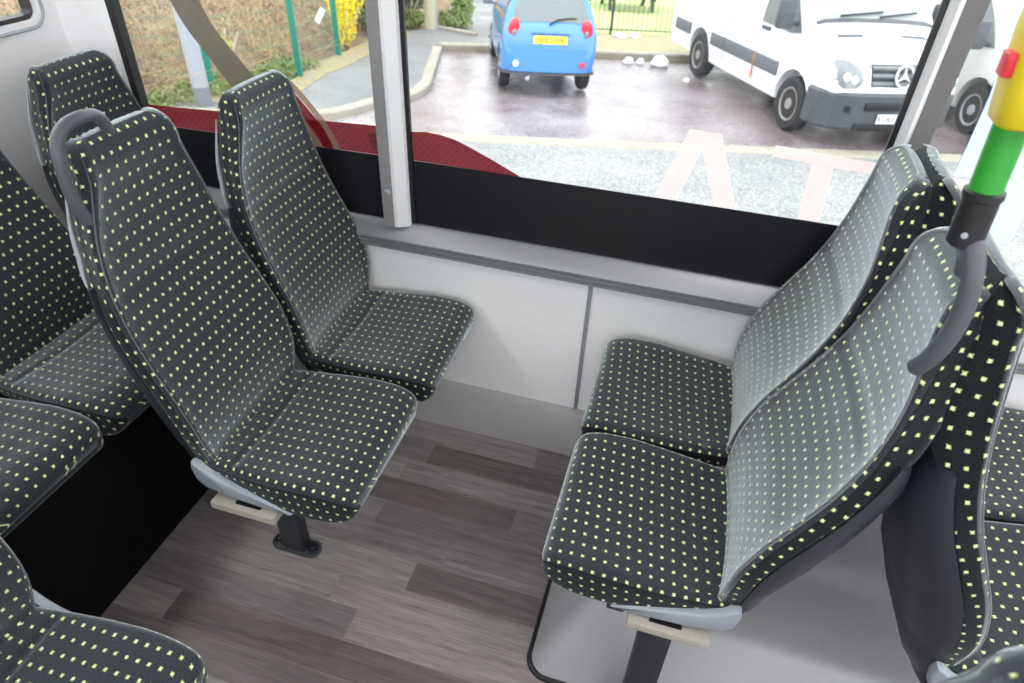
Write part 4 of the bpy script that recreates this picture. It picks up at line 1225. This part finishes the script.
# ---- panel vans (origin: middle of the front axle on the ground, x forward)
def van(label, loc, yaw, st, belt, tumble, wb, wr, cfg, wf=0., wide=1.):
    root = tag(empty('panel_van', (loc[0], loc[1], gz(loc[1]))), label, 'van')
    root.rotation_mode = 'QUATERNION'
    root.rotation_quaternion = Matrix.Rotation(TILT, 3, 'X').to_quaternion() @ Matrix.Rotation(yaw, 3, 'Z').to_quaternion()
    root.scale = (1, wide, 1)
    par, ys, loft, top, sidep = veh_body(st, belt, tumble, .14)
    hwm = max(s[3] for s in st)
    m = MB(); loft(m); b = build('body', m, cfg['paint'], root, 38); hit = front_hit(b); bool_arches(b, [(wf, wr + .02), (wf - wb, wr + .02)], hwm, wr * 1.2)
    m = MB(); m.loft(top(cfg['ws'][0], cfg['ws'][1], .93, 12), False); ws = build('windscreen', m, 'screen', root, 0)
    m = MB(); m.loft([[p + Vector((.004, 0, .006)) for p in r] for r in top(cfg['ws'][0] + .03, cfg['ws'][0] - .01, .95, 4)], False); build('scuttle', m, 'greyplastic', root, 0)
    for k, (ya, yb) in enumerate(((-.55, .1), (.05, .62))):
        r0 = top(cfg['ws'][0] - .02, cfg['ws'][0] - .10, 1., 2, .03)
        a = r0[0][6]; m = MB(); m.tube([Vector((r0[0][6].x, ya, r0[0][6].z + .0)), Vector((r0[1][6].x, yb, r0[1][6].z + .01))], .014, 6); build('wiper', m, 'black', root)
    for sd in (-1, 1):
        m = MB(); m.face([m.v(p) for p in sidep(cfg['win'], sd, .008)]); build('side_window', m, 'carglass', root, 0)
        x, z = cfg['mir']
        m = MB(); y0 = ys(x, z)
        m.tube([(x, sd * (y0 - .02), z - .02), (x, sd * (y0 + .13), z)], .03, 8); m.box((x, sd * (y0 + .22), z + .10), (.13, .23, .36), bev=.05); build('wing_mirror', m, 'greyplastic', root)
        for wx in (wf, wf - wb): wheel(root, wx, sd * (hwm - .115), wr, .23, sd, cfg['rim'], cfg['holes'])
        if cfg.get('strip'):
            z0, z1 = cfg['strip']
            for xa, xb_ in ((wf - wb - 1.1, wf - wb - wr * 1.25), (wf - wb + wr * 1.25, -2.02), (-2.0, -.99), (-.97, wf - wr * 1.28)):
                rings = []
                for k in range(6):
                    xx = xa + (xb_ - xa) * k / 5
                    rings.append([Vector((xx, sd * (ys(xx, z) + o), z)) for z, o in ((z0, -.005), (z0, .018), (z0 + .02, .024), (z1 - .02, .024), (z1, .018), (z1, -.005))])
                m = MB(); m.loft(rings); build('side_moulding', m, 'strip', root, 30)
        for xg in cfg['gaps']:
            m = MB(); zb, zt, hw = par(xg); m.tube([Vector((xg, sd * (ys(xg, z) + .001), z)) for z in [.45 + (min(zt, 2.) - .55) * k / 9 for k in range(10)]], .006, 4); build('door_gap', m, 'strip', root)
        m = MB(); m.box((cfg['handle'][0], sd * (ys(*cfg['handle']) + .02), cfg['handle'][1]), (.2, .035, .05), bev=.012); build('door_handle', m, 'greyplastic', root)
        # lamps at the front corners, following the bodywork
        rows = []; inner = []
        for z, ya, yb in cfg['lamp']:
            rows.append([hit(sd * (ya + (yb - ya) * k / 8), z, .003 + .020 * math.sin(PI * k / 8) ** .5, .7) for k in range(9)])
        m = MB(); m.loft(rows, False); l = build('headlamp', m, 'lampclear', root, 0)
        n_ = len(cfg['lamp']); mid = cfg['lamp'][n_ // 2 - 1]
        for q in (.36, .66):
            p = hit(sd * (mid[1] + (mid[2] - mid[1]) * q), mid[0] + .10 * (q - .4), .016, .7); nn = (p - hit(sd * (mid[1] + (mid[2] - mid[1]) * q), mid[0] + .10 * (q - .4), 0, .7)).normalized()
            m = MB(); m.lathe([(.001, 0), (.050, .006), (.042, .012), (.001, .010)], Matrix.Translation(p) @ Vector((0, 0, 1)).rotation_difference(nn).to_matrix().to_4x4(), 18); build('reflector', m, 'chrome', l, 30)
    P = [(p.x, p.y) for p in smooth_path([(x, y, 0) for x, y in cfg['bump']], 5)]; P = P + [(x, -y) for x, y in P[::-1][1:]]
    m = MB(); band(m, P, cfg['bz'][0], cfg['bz'][1], .05, .03); bp = build('front_bumper', m, cfg['bmat'], root, 40)
    xf = cfg['bump'][-1][0] + .05
    m = MB(); m.box((xf - .005, 0, cfg['bz'][0] + .29), (.03, .95, .09), bev=.01); build('lower_intake', m, 'black', bp)
    m = MB(); m.box((xf - .02, 0, cfg['bz'][0] + .04), (.05, 1.1, .09), bev=.01); build('lower_intake', m, 'black', bp)
    for sd in (-1, 1):
        m = MB(); q0 = cfg['bump'][3]; m.box((q0[0] + .045, sd * (abs(q0[1]) - .05), cfg['bz'][0] + .26), (.03, .20, .075), Matrix.Rotation(sd * .75, 3, 'Z'), .012); build('fog_lamp_recess', m, 'black', bp)
    if cfg.get('plate'):
        m = MB(); m.box((xf + .012, cfg['py'], cfg['bz'][0] + .15), (.012, .52, .112), None, .003); pl = build('number_plate', m, 'platewhite', root)
        text_mesh(cfg['plate'], .108, 'black', pl, Matrix.Translation((xf + .0195, cfg['py'], cfg['bz'][0] + .15)) @ Matrix(((0, 0, 1, 0), (1, 0, 0, 0), (0, 1, 0, 0), (0, 0, 0, 1))))
    # grille with slats and round star badge
    gz0, gz1, gw = cfg['grille']
    def grid(za, zb_, w0, w1, off, nz=4):
        rows = []
        for k in range(nz + 1):
            t = k / nz; z = za + (zb_ - za) * t; w_ = w0 + (w1 - w0) * t
            rows.append([hit(-w_ + 2 * w_ * j / 14, z, off, .9) for j in range(15)])
        return rows
    m = MB(); m.loft(grid(gz0, gz1, gw * .88, gw, .012), False); gr = build('grille', m, 'black', root, 0)
    for k in range(3):
        z = gz0 + (gz1 - gz0) * (.17 + .33 * k); w_ = gw * (.88 + .12 * (.17 + .33 * k)) - .02
        a = grid(z - .026, z + .026, w_, w_, .016, 4)
        for q, o_ in ((1, .016), (2, .02), (3, .016)):
            a[q] = [p + Vector((o_, 0, 0)) for p in a[q]]
        m = MB(); m.loft(a, False); build('grille_slat', m, 'slat', gr, 0)
    m = MB(); fr_ = grid(gz0, gz1, gw * .88, gw, .016); loop_ = fr_[0] + [r[-1] for r in fr_[1:-1]] + fr_[-1][::-1] + [r[0] for r in fr_[1:-1][::-1]]
    m.tube(loop_, .011, 6, closed=True); build('grille_frame', m, cfg['paint'] if cfg.get('star') else 'slat', gr, 0)
    def GP(y, z, o=0.): return hit(y, z, 0) + Vector((o, 0, 0))
    if cfg.get('star'):
        sc = Matrix.Translation(GP(0, (gz0 + gz1) / 2 + .01, .060)) @ Matrix.Rotation(-.25, 4, 'Y') @ Matrix(((0, 0, 1, 0), (1, 0, 0, 0), (0, 1, 0, 0), (0, 0, 0, 1)))
        m = MB(); R_ = .125
        m.tube([sc @ Vector((R_ * math.cos(2 * PI * k / 36), R_ * math.sin(2 * PI * k / 36), 0)) for k in range(36)], .013, 8, closed=True)
        for k in range(3):
            a = PI / 2 + k * 2 * PI / 3; u = Vector((math.cos(a), math.sin(a), 0)); n_ = Vector((-u.y, u.x, 0))
            pts = [u * R_, n_ * .022 + u * .012, -u * .02, -n_ * .022 + u * .012]
            m.loft([[sc @ p for p in pts], [sc @ (p * .6 + Vector((0, 0, .014))) for p in pts]])
        bd = build('star_badge', m, 'alulight', root, 30)
        for sd in (-1, 1):   # bonnet air slots
            m = MB(); r0 = top(cfg['slot'][0], cfg['slot'][1], 1., 3, .006)
            ya, yb = sd * .28, sd * .68
            m.loft([[Vector((r[6].x - .0, ya + (yb - ya) * k / 6, r[6].z - .01 - .012 * (k / 6) ** 2)) for k in range(7)] for r in r0], False); build('bonnet_vent', m, 'greyplastic', root, 0)
    if cfg.get('rust'):
        for sd in (-1,):
            m = MB(); m.face([m.v(p) for p in sidep([(-1.00, .42), (-.94, .43), (-.955, .60), (-.94, .78), (-.985, .80), (-.98, .60)], sd, .0255)]); build('rust_streak', m, 'rust', root, 0)
    return root

st1 = [(1.00, .42, .58, .70), (.985, .36, .72, .80), (.965, .33, .84, .86), (.935, .32, .96, .905), (.89, .32, 1.05, .94), (.80, .32, 1.10, .965), (.5, .32, 1.185, .985), (.30, .32, 1.24, .99), (.18, .32, 1.33, .99), (-.25, .32, 1.84, .99), (-.60, .32, 2.24, .99), (-.85, .32, 2.45, .99), (-1.3, .32, 2.54, .99), (-4.15, .34, 2.54, .99), (-4.26, .36, 2.50, .985), (-4.30, .40, 2.44, .97)]
van('long white panel van with grey bumper, star badge and grey side strip', (1.83, 10.30), math.radians(-64.), st1, 1.15, .14, 3.08, .345,
    dict(paint='whitepaint', ws=(.15, -.66), win=[(.06, 1.20), (-.15, 1.46), (-.50, 1.92), (-1.0, 1.96), (-1.0, 1.18), (-.2, 1.16)], mir=(-.10, 1.30), rim='rimtan', holes=14, strip=(.60, .78), gaps=(-.98, -2.01), handle=(-.82, 1.12),
         lamp=[(.745, .62, .82), (.785, .56, .88), (.84, .545, .925), (.90, .565, .945), (.96, .61, .948), (1.01, .68, .942), (1.045, .78, .93)],
         bump=[(.585, -.99), (.74, -.98), (.86, -.93), (.96, -.80), (1.01, -.50), (1.03, 0)], bz=(.26, .70), bmat='greyplastic', plate='KU63 DHV', py=.0, grille=(.755, 1.02, .50), star=True, slot=(.42, .33), rust=True), wf=.15, wide=.93)
st2 = [(.90, .36, .56, .66), (.885, .30, .68, .76), (.86, .28, .80, .82), (.80, .27, .92, .86), (.68, .27, 1.0, .89), (.30, .27, 1.14, .905), (.10, .27, 1.22, .91), (-.2, .27, 1.48, .91), (-.62, .27, 1.80, .91), (-.9, .27, 1.90, .91), (-1.4, .27, 1.95, .91), (-3.6, .28, 1.95, .91), (-3.75, .3, 1.9, .90), (-3.78, .35, 1.8, .88)]
van('white van with silver wheel beyond the wide grey window pillar', (4.42, 11.05), math.radians(-72), st2, 1.02, .12, 3.0, .335,
    dict(paint='cream', ws=(.08, -.60), win=[(-.02, 1.12), (-.28, 1.42), (-.55, 1.64), (-1.15, 1.66), (-1.15, 1.06)], mir=(-.15, 1.16), rim='rim', holes=6, gaps=(-1.2,), handle=(-1.0, 1.0),
         lamp=[(.68, .56, .72), (.72, .54, .80), (.80, .55, .83), (.88, .60, .85), (.95, .70, .85)],
         bump=[(.46, -.91), (.64, -.90), (.78, -.84), (.87, -.70), (.91, -.40), (.93, 0)], bz=(.24, .62), bmat='cream', grille=(.66, .84, .42)))

# ================================================================== LIGHT
w = bpy.data.worlds.new('overcast_sky'); scene.world = w; w.use_nodes = True
nt = w.node_tree; bg = nt.nodes['Background']
tc = N(nt, 'ShaderNodeTexCoord'); sp = N(nt, 'ShaderNodeSeparateXYZ'); nt.links.new(tc.outputs['Generated'], sp.inputs[0])
mr = N(nt, 'ShaderNodeMapRange'); nt.links.new(sp.outputs[2], mr.inputs[0]); mr.inputs[1].default_value = -.1; mr.inputs[2].default_value = 1; mr.inputs[3].default_value = .78; mr.inputs[4].default_value = 1.
cl = noise_tex(nt, tc.outputs['Generated'], 2.5, 4)
k = math_node(nt, 'MULTIPLY', mr.outputs[0], math_node(nt, 'ADD', math_node(nt, 'MULTIPLY', cl, .3), .85))
nt.links.new(mix_color(nt, k, (.0, .0, .0), (.95, .98, 1.)), bg.inputs[0])
bg.inputs[1].default_value = 4.6

vs = scene.view_settings
vs.view_transform = 'Standard'; vs.look = 'None'; vs.gamma = 1; vs.use_curve_mapping = False; vs.exposure = 0.0
scene.cycles.use_denoising = True
scene.cycles.max_bounces = 8; scene.cycles.diffuse_bounces = 5; scene.cycles.transparent_max_bounces = 16
scene.cycles.sample_clamp_indirect = 6
